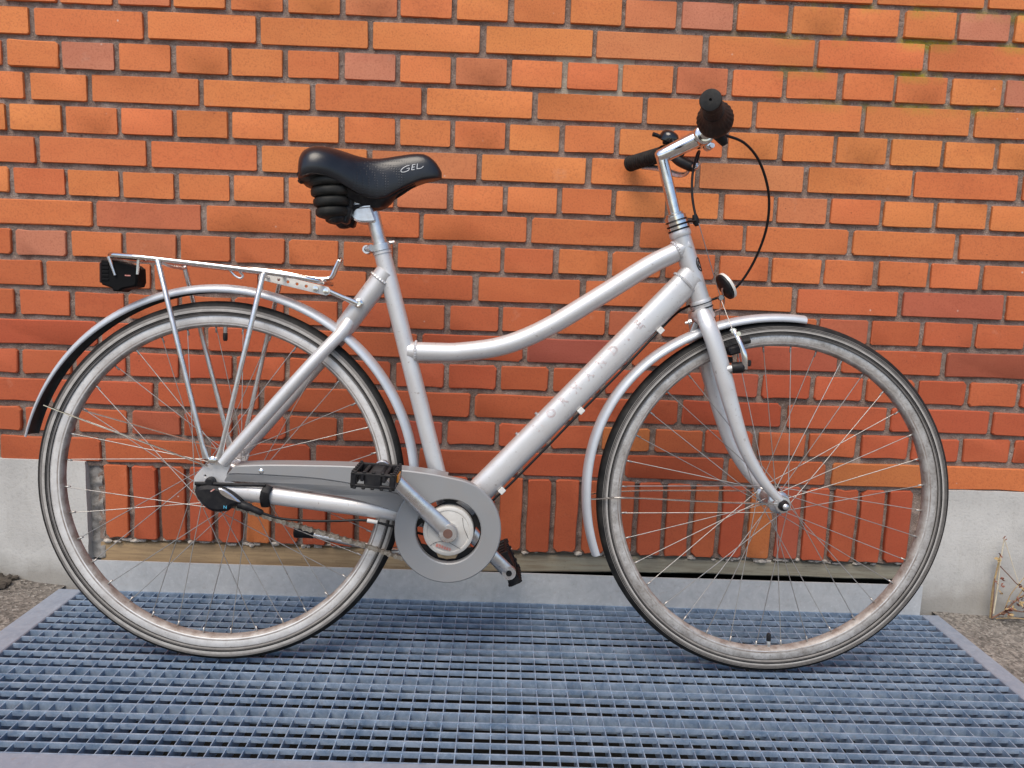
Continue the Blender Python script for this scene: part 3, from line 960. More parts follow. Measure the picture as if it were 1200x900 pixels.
# head badge
bm = nb()
for k in range(2):
    pts = []
    for i in range(28):
        a = 2*PI*i/28; rr = 0.0085 if k == 0 else 0.0045
        t_ = rr*math.cos(a)*1.5; s_ = rr*math.sin(a)
        ang = s_/0.0185 - 0.62
        c = V(0.8745, 0, 0.7865) + hd*t_
        # wrap on the tube, turned to the front edge
        fr_ = V(hd.z, 0, -hd.x)
        pts.append(c + fr_*math.cos(ang+0.05)*0.0187 - Y*math.sin(-ang-0.05)*-0.0187*-1)
    add_tube(bm, pts, 0.0012, 5, closed=True)
finish('head_badge', bm, 'plastic', frame, smooth=40)

# worn lettering on the down tube
def text_mesh(body, size, outline=0.0):
    cu = bpy.data.curves.new('lettering', 'FONT')
    cu.body = body; cu.size = size
    cu.resolution_u = 3
    if outline:
        cu.fill_mode = 'NONE'; cu.bevel_depth = outline; cu.bevel_resolution = 0
    ob = bpy.data.objects.new('lettering', cu)
    COL.objects.link(ob)
    dg = bpy.context.evaluated_depsgraph_get()
    me = bpy.data.meshes.new_from_object(ob.evaluated_get(dg))
    bpy.data.objects.remove(ob); bpy.data.curves.remove(cu)
    me.materials.clear()
    return me
def letters_on_tube():
    bmx = nb()
    a = V(0.594, 0, 0.457); b = V(0.798, 0, 0.680)
    d = (b-a).normalized(); n = V(-d.z, 0, d.x)
    L = (b-a).length
    word = 'NORMANDIE'
    for i, ch in enumerate(word):
        me = text_mesh(ch, 0.0225, 0.00034)
        xs2 = [v.co.x for v in me.vertices]
        cx = (min(xs2)+max(xs2))/2
        base = L*(i+0.5)/len(word)
        n0 = len(bmx.verts)
        bmx.from_mesh(me); bmx.verts.ensure_lookup_table()
        for v in bmx.verts[n0:]:
            s = base + v.co.x - cx
            hgt = v.co.y + 0.0035
            ne = 2/0.78
            yy = -0.0206*(1-min(0.97, abs(hgt)/0.0255)**ne)**(1/ne) - v.co.z*0.4 - 0.0003
            p = a + d*s + n*hgt
            v.co = V(p.x, yy-0.0001, p.z)
    return finish('lettering', bmx, 'ghost', frame, smooth=0)
letters_on_tube()

# --- fork
bm = nb()
add_lathe(bm, [(0.0185, 0), (0.0195, 0.005), (0.0175, 0.012), (0.019, 0.02), (0.0195, 0.028)], ht1-hd*0.026, hd, 24)
fk0 = V(0.906, 0, 0.694)
add_tube(bm, [V(0.902, -0.034, 0.683), V(0.900, -0.02, 0.693), V(0.900, 0, 0.698), V(0.900, 0.02, 0.693), V(0.902, 0.034, 0.683)], [0.0145, 0.0165, 0.018, 0.0165, 0.0145], 14)
for s in (-1, 1):
    pts = smooth_pts([(0.896, 0.026*s, 0.702), (0.9045, 0.040*s, 0.676), (0.918, 0.046*s, 0.640), (0.936, 0.048*s, 0.585), (0.956, 0.049*s, 0.524), (0.984, 0.050*s, 0.450), (1.020, 0.051*s, 0.392), (1.056, 0.052*s, 0.353)], 5)
    n = len(pts)
    rad = []
    for i in range(n):
        t = i/(n-1)
        ra = 0.0165 if t < 0.45 else 0.0165 + (0.0078-0.0165)*((t-0.45)/0.55)
        if t < 0.12: ra = 0.0135+0.003*t/0.12
        rad.append((ra, min(ra, 0.0115)*(1 if t < 0.5 else 0.9)))
    add_tube(bm, pts, rad, 16, side=Y)
fork = finish('fork', bm, 'silver', bike, smooth=50)
for s in (-1, 1):
    bm = nb()
    lp = smooth_pts([(1.044, 0.352), (1.052, 0.362), (1.064, 0.363), (1.074, 0.352), (1.074, 0.338), (1.062, 0.330), (1.050, 0.336)], 3, True)
    add_prism(bm, lp, 0.0525*s-0.0022, 0.0525*s+0.0022, cham=0.0006)
    add_lathe(bm, [(0.0055, 0), (0.0055, 0.006)], (1.0468, 0.052*s, 0.349), V(0, s, 0), 10)
    finish('fork_tip', bm, 'alloy', fork, smooth=40)
    bm = nb()
    add_lathe(bm, [(0.0105, 0), (0.0108, 0.003), (0.0098, 0.009), (0.0068, 0.014)], (1.0608, 0.053*s, RW), V(0, s, 0), 20)
    nut = finish('axle_nut', bm, 'plastic', fork, smooth=40)
    bm = nb(); add_lathe(bm, [(0.0058, 0.012), (0.0058, 0.0165), (0.003, 0.0185), (0.0005, 0.019)], (1.0608, 0.053*s, RW), V(0, s, 0), 14)
    add_lathe(bm, [(0.0145, -0.002), (0.0145, 0.0012), (0.011, 0.0016)], (1.0608, 0.054*s, RW), V(0, s, 0), 20)
    finish('washer', bm, 'alloy', fork, smooth=40)

# --- headset rings
bm = nb()
for (dd, r0, hgt) in ((0.0022, 0.0215, 0.007), (0.0108, 0.0212, 0.007), (0.0192, 0.0200, 0.0095), (0.030, 0.0165, 0.004)):
    add_lathe(bm, [(r0-0.003, 0), (r0, 0.001), (r0, hgt-0.001), (r0-0.003, hgt)], ht0+hd*dd, hd, 24)
add_lathe(bm, [(0.017, 0), (0.017, 0.03), (0.012, 0.034)], ht0, hd, 24)
hs = finish('headset', bm, 'chrome', bike, smooth=40)
bm = nb()
for dd in (0.0005, 0.0095, 0.0185):
    add_lathe(bm, [(0.020, 0), (0.0214, 0.0010), (0.020, 0.0020)], ht0+hd*dd, hd, 24)
finish('seal_ring', bm, 'plastic', hs, smooth=40)
bm = nb()
for dd in (-0.003, 0.006): add_lathe(bm, [(0.019, 0), (0.0212, 0.001), (0.0212, 0.0022), (0.019, 0.003)], ht1-hd*dd, hd, 24)
finish('seal_ring', bm, 'plastic', hs, smooth=40)

# --- wheels
def make_wheel(c, flange_r, flange_n, hub_prof, nspoke, valve_ang, phase, tread=1.24, rim_m='rim', name='wheel'):
    ro = 0.3192; ri = 0.2978; w = 0.0125
    bm = nb()
    prof = [(ro-0.002, -0.0108), (ro, -w), (ro-0.0012, -w-0.0004), (0.3065, -w-0.0002), (0.3050, -w+0.0004), (0.3040, -w+0.0002),
            (0.3020, -w+0.0010), (0.2990, -0.0086), (ri, -0.0045), (ri, 0.0045), (0.2990, 0.0086), (0.3020, w-0.0010), (0.3050, w), (ro, w), (ro-0.002, 0.0108)]
    mis = [0, 0, 0, 1, 1, 0, 1, 1, 1, 1, 1, 0, 0, 0]
    add_lathe(bm, prof, c, Y, 144, mis=mis, cap=False)
    wh = finish(name, bm, [rim_m, 'rimgrime'], bike, smooth=35)
    # tyre
    bm = nb()
    R0 = 0.3283; rr = 0.0180
    prof, mis = [], []
    N = 60
    for i in range(N+1):
        a = PI*1.28*(i/N-0.5)*1.06
        r_ = R0 + rr*math.cos(a)*0.962; h_ = rr*math.sin(a)
        prof.append((r_, h_))
    prof[N//2] = (RW, 0)
    for i in range(N):
        am = abs(PI*1.28*((i+0.5)/N-0.5)*1.06)
        mis.append(0 if am < tread else (1 if am < tread+0.18 else (2 if am < 1.70 else (0 if am < 1.86 else 1))))
    add_lathe(bm, prof, c, Y, 160, mis=mis, cap=False)
    # two fine ribs on each sidewall
    for s in (-1, 1):
        for a in (1.18, 1.33, 1.90):
            r_ = R0 + rr*math.cos(a)*0.962; h_ = s*rr*math.sin(a)
            add_lathe(bm, [(r_+0.0007, h_), (r_, h_+s*0.0006), (r_-0.0007, h_)], c, Y, 160, mi=1 if a != 1.90 else 0, cap=False)
    finish('tyre', bm, ['tread', 'sidewall', 'band'], wh, smooth=35)
    bm = nb()
    add_lathe(bm, hub_prof, c, Y, 32)
    finish('hub', bm, 'alloy', wh, smooth=30)
    # spokes, crossed three times
    base = {}
    half = nspoke//2
    for sd in (-1, 1):
        for dr in (-1, 1):
            bm = nb()
            ah = dr*R(64)
            hub = V(flange_r*math.cos(ah), sd*flange_n + sd*(0.0018 if dr > 0 else -0.0018), flange_r*math.sin(ah))
            rim = V(0.2985, sd*0.002, 0)
            add_tube(bm, [hub, rim], 0.00084, 5, cap=False)
            add_tube(bm, [rim-V(0.012, 0, 0), rim+V(0.002, 0, 0)], 0.0018, 6)
            bmesh.ops.recalc_face_normals(bm, faces=bm.faces)
            me = bpy.data.meshes.new('spoke'); bm.to_mesh(me); bm.free()
            me.materials.append(MATS['spoke']); me.shade_smooth()
            base[sd, dr] = me
    for k in range(nspoke):
        sd = -1 if k % 2 == 0 else 1
        dr = -1 if (k//2) % 2 == 0 else 1
        o = link('spoke', base[sd, dr], wh, Vector(c))
        o.rotation_euler = (0, -(2*PI*k/nspoke + phase), 0)
    # valve
    bm = nb()
    ca, sa = math.cos(valve_ang), math.sin(valve_ang)
    d = V(-ca, 0, -sa)
    p = Vector(c) + V(ca, 0, sa)*0.300
    add_lathe(bm, [(0.004, 0), (0.004, 0.014), (0.003, 0.016)], p, d, 10, mi=1)
    add_lathe(bm, [(0.0045, 0.014), (0.0045, 0.026), (0.003, 0.029)], p, d, 10, mi=0)
    finish('valve', bm, ['plastic', 'alloy'], wh, smooth=30)
    return wh
rear_hub = [(0.006, -0.056), (0.012, -0.055), (0.015, -0.046), (0.025, -0.040), (0.030, -0.034), (0.044, -0.031), (0.046, -0.029), (0.044, -0.027), (0.033, -0.025), (0.031, 0.0), (0.033, 0.025), (0.044, 0.027), (0.046, 0.029), (0.044, 0.031), (0.028, 0.034), (0.018, 0.045), (0.006, 0.056)]
front_hub = [(0.005, -0.05), (0.009, -0.049), (0.010, -0.040), (0.015, -0.037), (0.020, -0.0345), (0.0215, -0.033), (0.020, -0.0315), (0.0165, -0.029), (0.0155, 0.0), (0.0165, 0.029), (0.020, 0.0315), (0.0215, 0.033), (0.020, 0.0345), (0.015, 0.037), (0.010, 0.040), (0.009, 0.049), (0.005, 0.05)]
rw = make_wheel(HR, 0.044, 0.029, rear_hub, 36, R(89.5), R(3))
fw = make_wheel(HF, 0.020, 0.033, front_hub, 36, R(-88), R(7), 1.40, 'rim_dull')

# --- mudguards
def mudguard(c, a0, a1, rfun, n, taper=0.0):
    bm = nb()
    prof = [(-0.0218, -0.0112), (-0.0225, -0.0085), (-0.021, -0.003), (-0.015, 0.001), (-0.006, 0.003), (0.006, 0.003), (0.015, 0.001), (0.021, -0.003), (0.0225, -0.0085), (0.0218, -0.0112)]
    inn = [(y*0.93, h-0.0012) for y, h in prof]
    rings = []
    for i in range(n+1):
        a = a0+(a1-a0)*i/n; r = rfun(a)
        tp = 1-taper*max(0, (i/n-0.72)/0.28)
        mk = lambda pf: [bm.verts.new((c[0]+(r+(h*tp if h < 0 else h))*math.cos(a), y, c[2]+(r+(h*tp if h < 0 else h))*math.sin(a))) for y, h in pf]
        rings.append((mk(prof), mk(inn)))
    m = len(prof)
    for i in range(n):
        for side, mi in ((0, 0), (1, 1)):
            A, B = rings[i][side], rings[i+1][side]
            for k in range(m-1):
                f = bm.faces.new((A[k], A[k+1], B[k+1], B[k])); f.material_index = mi
        for k in (0, m-1):
            f = bm.faces.new((rings[i][0][k], rings[i+1][0][k], rings[i+1][1][k], rings[i][1][k]))
    for i in (0, n):
        for k in range(m-1): bm.faces.new((rings[i][0][k], rings[i][0][k+1], rings[i][1][k+1], rings[i][1][k]))
    return finish('mudguard', bm, ['fender', 'fender_inside'], bike, smooth=45)
def rf(a): return 0.3720 - 0.0015*math.cos(a*2)
mg = mudguard(HR, R(2), R(167.2), rf, 70, 0.55)
for s in (-1, 1):
    bm = nb()
    a = R(157)
    e = V(HR.x+0.352*math.cos(a), 0.020*s, HR.z+0.362*math.sin(a))
    add_tube(bm, smooth_pts([tuple(V(-0.006, 0.066*s, 0.390)), tuple(V(-0.1, 0.055*s, 0.420)), tuple(V(-0.26, 0.032*s, 0.468)), tuple(e)], 4), 0.0016, 6)
    finish('mudguard_stay', bm, 'chrome', mg, smooth=40)
bm = nb(); add_lathe(bm, [(0.006, 0), (0.006, 0.008), (0.003, 0.011)], V(HR.x+0.373*math.cos(R(140)), 0.01, HR.z+0.373*math.sin(R(140))), V(math.cos(R(140)), 0, math.sin(R(140))), 8)
finish('bolt', bm, 'plastic', mg, smooth=30)
def ff(a):
    d = math.degrees(a)
    pts = [(80, 0.3555), (98, 0.3565), (120, 0.363), (140, 0.3745), (158, 0.377), (178, 0.371), (205, 0.366)]
    for (d0, r0), (d1, r1) in zip(pts, pts[1:]):
        if d0 <= d <= d1:
            t = (d-d0)/(d1-d0); return r0+(r1-r0)*t
    return pts[0][1] if d < 80 else pts[-1][1]
def ffs(a): return sum(ff(a+R(k)) for k in (-8, -4, 0, 4, 8))/5
mg2 = mudguard(HF, R(84), R(199), ffs, 60)
for s in (-1, 1):
    bm = nb()
    a = R(181)
    e = V(HF.x+0.358*math.cos(a), 0.0215*s, HF.z+0.36*math.sin(a))
    add_tube(bm, smooth_pts([(1.048, 0.058*s, 0.348), (0.9, 0.046*s, 0.347), (0.78, 0.03*s, 0.346), tuple(e)], 4), 0.0017, 6)
    finish('mudguard_stay', bm, 'chrome', mg2, smooth=40)
bm = nb()
add_box(bm, (0.886, 0.0, 0.668), (0.010, 0.016, 0.028), Matrix.Rotation(0.35, 3, 'Y'), 0.001)
add_lathe(bm, [(0.006, 0), (0.006, 0.006), (0.003, 0.007), (0.003, 0.012)], (0.882, 0, 0.684), V(-0.94, 0, -0.3), 8)
finish('fork_bolt', bm, 'alloy', mg2, smooth=30)

def interp(tab, x):
    if x <= tab[0][0]: return tab[0][1]
    for (a, fa), (b, fb) in zip(tab, tab[1:]):
        if a <= x <= b:
            t = (x-a)/(b-a); return fa+(fb-fa)*t
    return tab[-1][1]
# --- chain guard
GC = (0.4335, 0.2825)
top = smooth_pts([(0.044, 0.393), (0.10, 0.3965), (0.18, 0.398), (0.256, 0.398), (0.346, 0.394), (0.400, 0.3885), (0.430, 0.3835)], 4)
outline = top + arc(GC, 0.0985, R(80), R(-220), 70) + smooth_pts([(0.30, 0.358), (0.20, 0.3725), (0.10, 0.377), (0.030, 0.3775)], 3)
bm = nb()
add_prism(bm, outline, -0.068, -0.052, [circ((0.4345, 0.2815), 0.0605, 48)], cham=0.0020)
guard = finish('chain_guard', bm, 'guard', bike, smooth=35)
bm = nb()
low = smooth_pts([(0.030, 0.3772), (0.10, 0.3767), (0.20, 0.3722), (0.30, 0.3577), (0.36, 0.345)], 4) + [(0.40, 0.33), (0.38, 0.30)] + smooth_pts([(0.345, 0.309), (0.286, 0.328), (0.23, 0.340), (0.175, 0.3485), (0.12, 0.356), (0.078, 0.361), (0.022, 0.363)], 3)
add_prism(bm, low, -0.0660, -0.053, cham=0.0012)
for v in bm.verts:
    if v.co.y < -0.06: v.co.y += max(0, interp([(0.03, 0.3775), (0.2, 0.372), (0.36, 0.345)], v.co.x)-v.co.z)*0.3
finish('guard_tail', bm, 'guard', guard, smooth=35)
bm = nb(); add_lathe(bm, [(0.0048, 0), (0.0045, 0.003), (0.002, 0.0048)], (0.091, -0.0660, 0.3845), -Y, 12)
finish('screw', bm, 'chrome', guard, smooth=40)
bm = nb()  # inner edge of the guard, the flange turned in towards the wheel
fl = [(p[0], p[1]) for p in top]
for i in range(len(fl)-1):
    a, b = fl[i], fl[i+1]
    q = [bm.verts.new((a[0], -0.060, a[1]-0.0005)), bm.verts.new((b[0], -0.060, b[1]-0.0005)), bm.verts.new((b[0], -0.032, b[1]+0.002)), bm.verts.new((a[0], -0.032, a[1]+0.002)),
         bm.verts.new((a[0], -0.060, a[1]-0.002)), bm.verts.new((b[0], -0.060, b[1]-0.002)), bm.verts.new((b[0], -0.032, b[1]+0.0005)), bm.verts.new((a[0], -0.032, a[1]+0.0005))]
    for f in ((0, 1, 2, 3), (7, 6, 5, 4), (3, 2, 6, 7)): bm.faces.new([q[k] for k in f])
finish('guard_flange', bm, 'guard', guard, smooth=35)
# --- chainring, cover, cranks
bm = nb()
BBc = (0.4345, 0.282)
teeth = []
for i in range(38*4):
    a = 2*PI*i/(38*4); teeth.append((BBc[0]+(0.079 if i % 4 < 2 else 0.074)*math.cos(a), BBc[1]+(0.079 if i % 4 < 2 else 0.074)*math.sin(a)))
hole_list = []
for k in range(5):
    a = 2*PI*k/5+0.9
    hole_list.append([(BBc[0]+x*math.cos(a)-y*math.sin(a), BBc[1]+x*math.sin(a)+y*math.cos(a)) for x, y in ((0.046, -0.022), (0.057, -0.016), (0.060, 0), (0.057, 0.016), (0.046, 0.022), (0.0475, 0.010), (0.048, 0), (0.0475, -0.010))])
add_prism(bm, teeth, -0.047, -0.0445, hole_list)
ringo = finish('chainring', bm, 'plastic', bike, smooth=0)
bm = nb()
add_lathe(bm, [(0.004, -0.022), (0.028, -0.0215), (0.036, -0.0198), (0.0385, -0.0194), (0.0395, -0.0205), (0.042, -0.0205), (0.0462, -0.0185), (0.047, -0.0165), (0.047, 0.0), (0.02, 0.0)], (BBc[0], -0.048, BBc[1]), Y, 48)
cover = finish('crank_cover', bm, 'cover', bike, smooth=30)
def crv(bm, pts2, y, r=0.0004): add_tube(bm, [(a, y, b) for a, b in smooth_pts(pts2, 5)], r, 5)
bm = nb()
crv(bm, [(0.402, 0.255), (0.415, 0.262), (0.435, 0.2615), (0.452, 0.253), (0.458, 0.2495)], -0.0697)
crv(bm, [(0.46, 0.308), (0.463, 0.29), (0.472, 0.27)], -0.0692)
finish('cover_groove', bm, 'plastic', cover, smooth=0)
# worn red maker's mark: three broken strokes, nothing legible
bm = nb()
for (u, v, l, hh) in ((0.4145, 0.2560, 0.004, 0.006), (0.4195, 0.2545, 0.004, 0.0062), (0.4242, 0.2528, 0.0035, 0.0055), (0.4290, 0.2512, 0.004, 0.0055), (0.4338, 0.2496, 0.0038, 0.005), (0.4382, 0.2483, 0.003, 0.0045)):
    add_box(bm, (u, -0.0699, v), (l, 0.0006, hh), Matrix.Rotation(0.32, 3, 'Y'), 0.0)
finish('worn_print', bm, 'red_print', cover, smooth=0)
ax0 = V(0.4345, 0, 0.282)
ce = V(0.314, -0.092, 0.402)
def crank(a, b, name='crank'):
    bm = nb()
    d = (b-a)
    pts, rad = [], []
    for i in range(13):
        t = i/12
        p = a.lerp(b, t)
        w = 0.0172 - 0.0042*min(1, t*1.6) + (0.0012*(t-0.5)*2 if t > 0.5 else 0)
        th = 0.0075 - 0.0015*t
        if t == 0: w = 0.0155
        pts.append(tuple(p)); rad.append((w, th))
    add_tube(bm, pts, rad, 16, side=Y)
    s = 1 if b.y > 0 else -1
    add_lathe(bm, [(0.0178, -0.014), (0.0178, 0.005), (0.0158, 0.0075), (0.0085, 0.0078), (0.0085, 0.004), (0.002, 0.004)], a, V(0, s, 0), 28)
    add_lathe(bm, [(0.0142, -0.006), (0.0142, 0.005), (0.0124, 0.007), (0.0075, 0.0072), (0.002, 0.006)], b, V(0, s, 0), 20)
    return finish(name, bm, 'alloy', bike, smooth=40)
ca_ = ax0 + V(0, -0.0765, 0)
crank_n = crank(ca_, ce)
bm = nb(); add_lathe(bm, [(0.0088, 0), (0.0088, 0.0012), (0.001, 0.0013)], ca_+V(0, -0.0074, 0), -Y, 20)
finish('axle_bolt', bm, 'rust', crank_n, smooth=30)
fe = V(0.554, 0.075, 0.160)
crank_f = crank(V(0.434, 0.066, 0.281), fe)
bm = nb(); add_lathe(bm, [(0.0062, 0), (0.0062, 0.0012), (0.003, 0.0012), (0.003, 0.0003)], fe+V(0, -0.0068, 0), -Y, 12)
finish('axle_bolt', bm, 'plastic', crank_f, smooth=30)
# --- pedals
def pedal(c, s, tilt, amber=True):
    """cage pedal; c at crank end, s = outward direction along y."""
    M = Matrix.Rotation(tilt, 3, 'Y')
    bm = nb()
    L, Wd, H = 0.096, 0.074, 0.026          # length along the axle, width fore-aft, height
    def bx(x, y, z, sx_, sy_, sz_, bv=0.0012):
        p = M @ V(x, 0, z)
        add_box(bm, V(c.x+p.x, c.y+s*y, c.z+p.z), (sx_, sy_, sz_), M, bv)
    y0 = 0.016
    bx(0, y0+L/2, 0, 0.026, L*0.96, 0.02, 0.004)                         # barrel
    for sg in (-1, 1):
        bx(sg*(Wd/2-0.004), y0+L/2, 0.0095, 0.007, L, 0.006)
        bx(sg*(Wd/2-0.004), y0+L/2, -0.0095, 0.007, L, 0.006)
        for k in range(5):
            bx(sg*(Wd/2-0.004), y0+0.008+k*(L-0.016)/4, 0, 0.0055, 0.010, 0.020)
        for k in range(6):
            bx(sg*(Wd/2-0.003), y0+0.006+k*(L-0.012)/5, 0.0132, 0.005, 0.006, 0.004, 0.0008)
            bx(sg*(Wd/2-0.003), y0+0.006+k*(L-0.012)/5, -0.0132, 0.005, 0.006, 0.004, 0.0008)
    bx(0, y0+0.004, 0, Wd, 0.007, 0.024)
    for zz in (-1, 1): bx(0, y0+L-0.004, zz*0.0098, Wd, 0.008, 0.0055, 0.0015)
    bx(0, y0+L-0.004, 0, 0.030, 0.0075, 0.0255, 0.003)
    for k in (-1, 1): bx(k*(Wd/2-0.005), y0+L-0.004, 0, 0.010, 0.0078, 0.0245, 0.002)
    for k in (-2, -1, 0, 1, 2):
        bx(k*0.015, y0+L-0.003, -0.0135, 0.006, 0.006, 0.004, 0.001); bx(k*0.015, y0+L-0.003, 0.0135, 0.006, 0.006, 0.003, 0.001)
    for k in (-1, 1): bx(k*0.018, y0+L/2, 0.004, 0.006, L, 0.012)
    add_lathe(bm, [(0.007, 0), (0.007, 0.02)], c, V(0, s, 0), 10)
    pd = finish('pedal', bm, 'plastic', bike, smooth=0)
    for sg in ((-1, 1) if amber else ()):
        bm = nb()
        p = M @ V(sg*(Wd/2+0.0002), 0, 0)
        add_box(bm, V(c.x+p.x, c.y+s*(y0+L/2), c.z+p.z), (0.003, 0.036, 0.013), M, 0.0008)
        finish('reflector', bm, 'amber', pd, smooth=0)
    return pd
pedal(ce+V(0, -0.004, 0), -1, 0.05)
pedal(fe+V(0, 0.004, 0), 1, 1.12, False)

# --- chain: lower run, link by link
bm = nb()
cp = smooth_pts([(0.006, 0.3185), (0.03, 0.3135), (0.107, 0.291), (0.17, 0.274), (0.234, 0.257), (0.298, 0.2385), (0.350, 0.222), (0.41, 0.207)], 12)
acc = [0]
for a, b in zip(cp, cp[1:]): acc.append(acc[-1]+math.hypot(b[0]-a[0], b[1]-a[1]))
def at(s):
    for i in range(len(acc)-1):
        if acc[i] <= s <= acc[i+1]:
            t = (s-acc[i])/(acc[i+1]-acc[i]); return V(cp[i][0]+(cp[i+1][0]-cp[i][0])*t, 0, cp[i][1]+(cp[i+1][1]-cp[i][1])*t)
    return V(cp[-1][0], 0, cp[-1][1])
nl = int(acc[-1]/0.0127)
def link_plate(bm, a, b, y, hgt):
    d = (b-a); ang = math.atan2(d.z, d.x)
    lp = [(a.x+x*math.cos(ang)-z*math.sin(ang), a.z+x*math.sin(ang)+z*math.cos(ang)) for x, z in
          ((-0.0035, -hgt*0.5), (-0.0035, hgt*0.5), (0, hgt), (0.004, hgt*0.68), (0.0087, hgt*0.68), (0.0127, hgt), (0.0162, hgt*0.5), (0.0162, -hgt*0.5), (0.0127, -hgt), (0.0087, -hgt*0.68), (0.004, -hgt*0.68), (0, -hgt))]
    add_prism(bm, lp, y-0.0006, y+0.0006)
for i in range(nl):
    a, b = at(i*0.0127), at((i+1)*0.0127)
    nf = len(bm.faces)
    for s in (-1, 1): link_plate(bm, a, b, -0.046+s*(0.0036 if i % 2 else 0.0021), 0.0050 if i % 2 else 0.0042)
    if i % 2 == 0:
        bm.faces.ensure_lookup_table()
        for f in bm.faces[nf:]: f.material_index = 1
    add_lathe(bm, [(0.0018, -0.0048), (0.0018, 0.0048)], (a.x, -0.046, a.z), Y, 6)
    add_lathe(bm, [(0.0038, -0.0015), (0.0038, 0.0015)], (a.x, -0.046, a.z), Y, 7)
finish('chain', bm, ['chain', 'chain_dark'], bike, smooth=0)
bm = nb()
spk = []
for i in range(80):
    a = 2*PI*i/80; r = 0.0385 if i % 4 < 2 else 0.0345
    spk.append((HR.x+r*math.cos(a), HR.z+r*math.sin(a)))
add_prism(bm, spk, -0.0475, -0.045, [circ((HR.x, HR.z), 0.02, 20)])
finish('sprocket', bm, 'chain', bike, smooth=0)

# --- kickstand folded up behind the chain
bm = nb()
add_tube(bm, [(0.40, 0.045, 0.205), (0.321, 0.05, 0.206), (0.20, 0.053, 0.227), (0.150, 0.054, 0.2365)], 0.0072, 10)
ks = finish('kickstand', bm, 'alloy', bike, smooth=40)
bm = nb()
d = V(-0.98, 0, 0.16)
add_lathe(bm, [(0.0095, -0.012), (0.0105, -0.002), (0.0125, 0.010), (0.0145, 0.020), (0.0140, 0.025), (0.008, 0.028)], (0.150, 0.054, 0.2375), d, 14)
finish('rubber_foot', bm, 'plastic', ks, smooth=40)

# --- gear unit at the rear axle
bm = nb()
lp = smooth_pts([(-0.023, 0.352), (-0.022, 0.336), (-0.006, 0.316), (0.012, 0.309), (0.034, 0.311), (0.041, 0.319), (0.052, 0.323), (0.060, 0.327), (0.050, 0.340), (0.030, 0.352), (0.0, 0.357)], 3, True)
add_prism(bm, lp, -0.081, -0.062, cham=0.006)
gear = finish('gear_unit', bm, 'plastic', bike, smooth=35)
bm = nb()
lp = smooth_pts([(0.018, 0.354), (0.030, 0.351), (0.046, 0.340), (0.058, 0.329), (0.050, 0.330), (0.036, 0.334), (0.022, 0.343)], 3, True)
add_prism(bm, lp, -0.0835, -0.078, cham=0.002)
finish('gear_cover', bm, 'chrome', gear, smooth=35)
bm = nb()
add_tube(bm, [(-0.027, -0.071, 0.359), (0.0, -0.072, 0.3592), (0.05, -0.071, 0.3585), (0.098, -0.066, 0.3585)], [(0.0035, 0.0025)]*4, 10, side=Y)
add_lathe(bm, [(0.009, 0), (0.009, 0.010), (0.006, 0.013)], (-0.0005, -0.062, 0.362), -Y, 14)
add_tube(bm, [(-0.022, -0.064, 0.357), (-0.024, -0.066, 0.343), (-0.017, -0.068, 0.331)], 0.0055, 8)
add_tube(bm, [(0.103, -0.062, 0.356), (0.1, -0.0735, 0.346), (0.0985, -0.0735, 0.336), (0.0985, -0.066, 0.322), (0.097, -0.056, 0.316)], [(0.0085, 0.0018)]*5, 10)
finish('brake_arm', bm, 'plastic', gear, smooth=40)
bm = nb()
add_tube(bm, smooth_pts([(0.052, -0.072, 0.3235), (0.075, -0.072, 0.316), (0.095, -0.071, 0.307)], 4), [0.0078]*4+[0.0062]*4+[0.0045], 10)
finish('cable_boot', bm, 'plastic', gear, smooth=40)
me = text_mesh('N', 0.0085, 0)
bm = nb(); bm.from_mesh(me)
for v in bm.verts:
    v.co = V(0.0275+v.co.x, -0.0816-0.0003, 0.3165+v.co.y)
finish('letter', bm, 'blue_print', gear, smooth=0)
bm = nb(); add_box(bm, (0.008, -0.0814, 0.3495), (0.008, 0.0008, 0.0022), Matrix.Rotation(-0.6, 3, 'Y'), 0)
finish('red_mark', bm, 'red_print', gear, smooth=0)

# --- cables
def cable(pts, r, mat='cable', sub=8, parent=bike, name='cable'):
    bm = nb(); add_tube(bm, smooth_pts(pts, sub), r, 8)
    return finish(name, bm, mat, parent, smooth=50)
cable([(0.092, -0.071, 0.3085), (0.127, -0.066, 0.297), (0.18, -0.06, 0.2925), (0.225, -0.056, 0.2925), (0.28, -0.05, 0.2935), (0.335, -0.045, 0.281), (0.40, -0.03, 0.262), (0.43, -0.02, 0.262), (0.47, -0.012, 0.288), (0.535, -0.012, 0.349), (0.60, -0.012, 0.419), (0.676, -0.012, 0.504), (0.75, -0.012, 0.585), (0.821, -0.010, 0.666), (0.862, 0.020, 0.702), (0.892, 0.028, 0.717), (0.922, 0.026, 0.726),
       (0.950, 0.022, 0.738), (0.974, 0.01, 0.759), (0.993, -0.015, 0.805), (0.999, -0.05, 0.861), (0.990, -0.075, 0.917), (0.962, -0.10, 0.966), (0.925, -0.125, 0.992), (0.886, -0.14, 1.000)], 0.0024, sub=6)
bm = nb()
for a, b in (((0.282, -0.0500, 0.2935), (0.301, -0.048, 0.290)),):
    add_tube(bm, [a, b], 0.0038, 10)
finish('cable_ferrule', bm, 'clip', bike, smooth=40)
cable([(0.893, 0.065, 0.995), (0.893, 0.05, 1.012), (0.886, 0.036, 1.005), (0.879, 0.028, 0.982), (0.8745, 0.02, 0.955), (0.8745, 0.014, 0.925), (0.878, 0.01, 0.90), (0.882, 0.006, 0.882)], 0.0025, 'cable')
cable([(0.881, 0.006, 0.886), (0.889, 0.0, 0.862), (0.912, 0.0, 0.797), (0.936, 0.0, 0.731)], 0.0008, 'steel_cable', 3, name='brake_wire')
bm = nb()
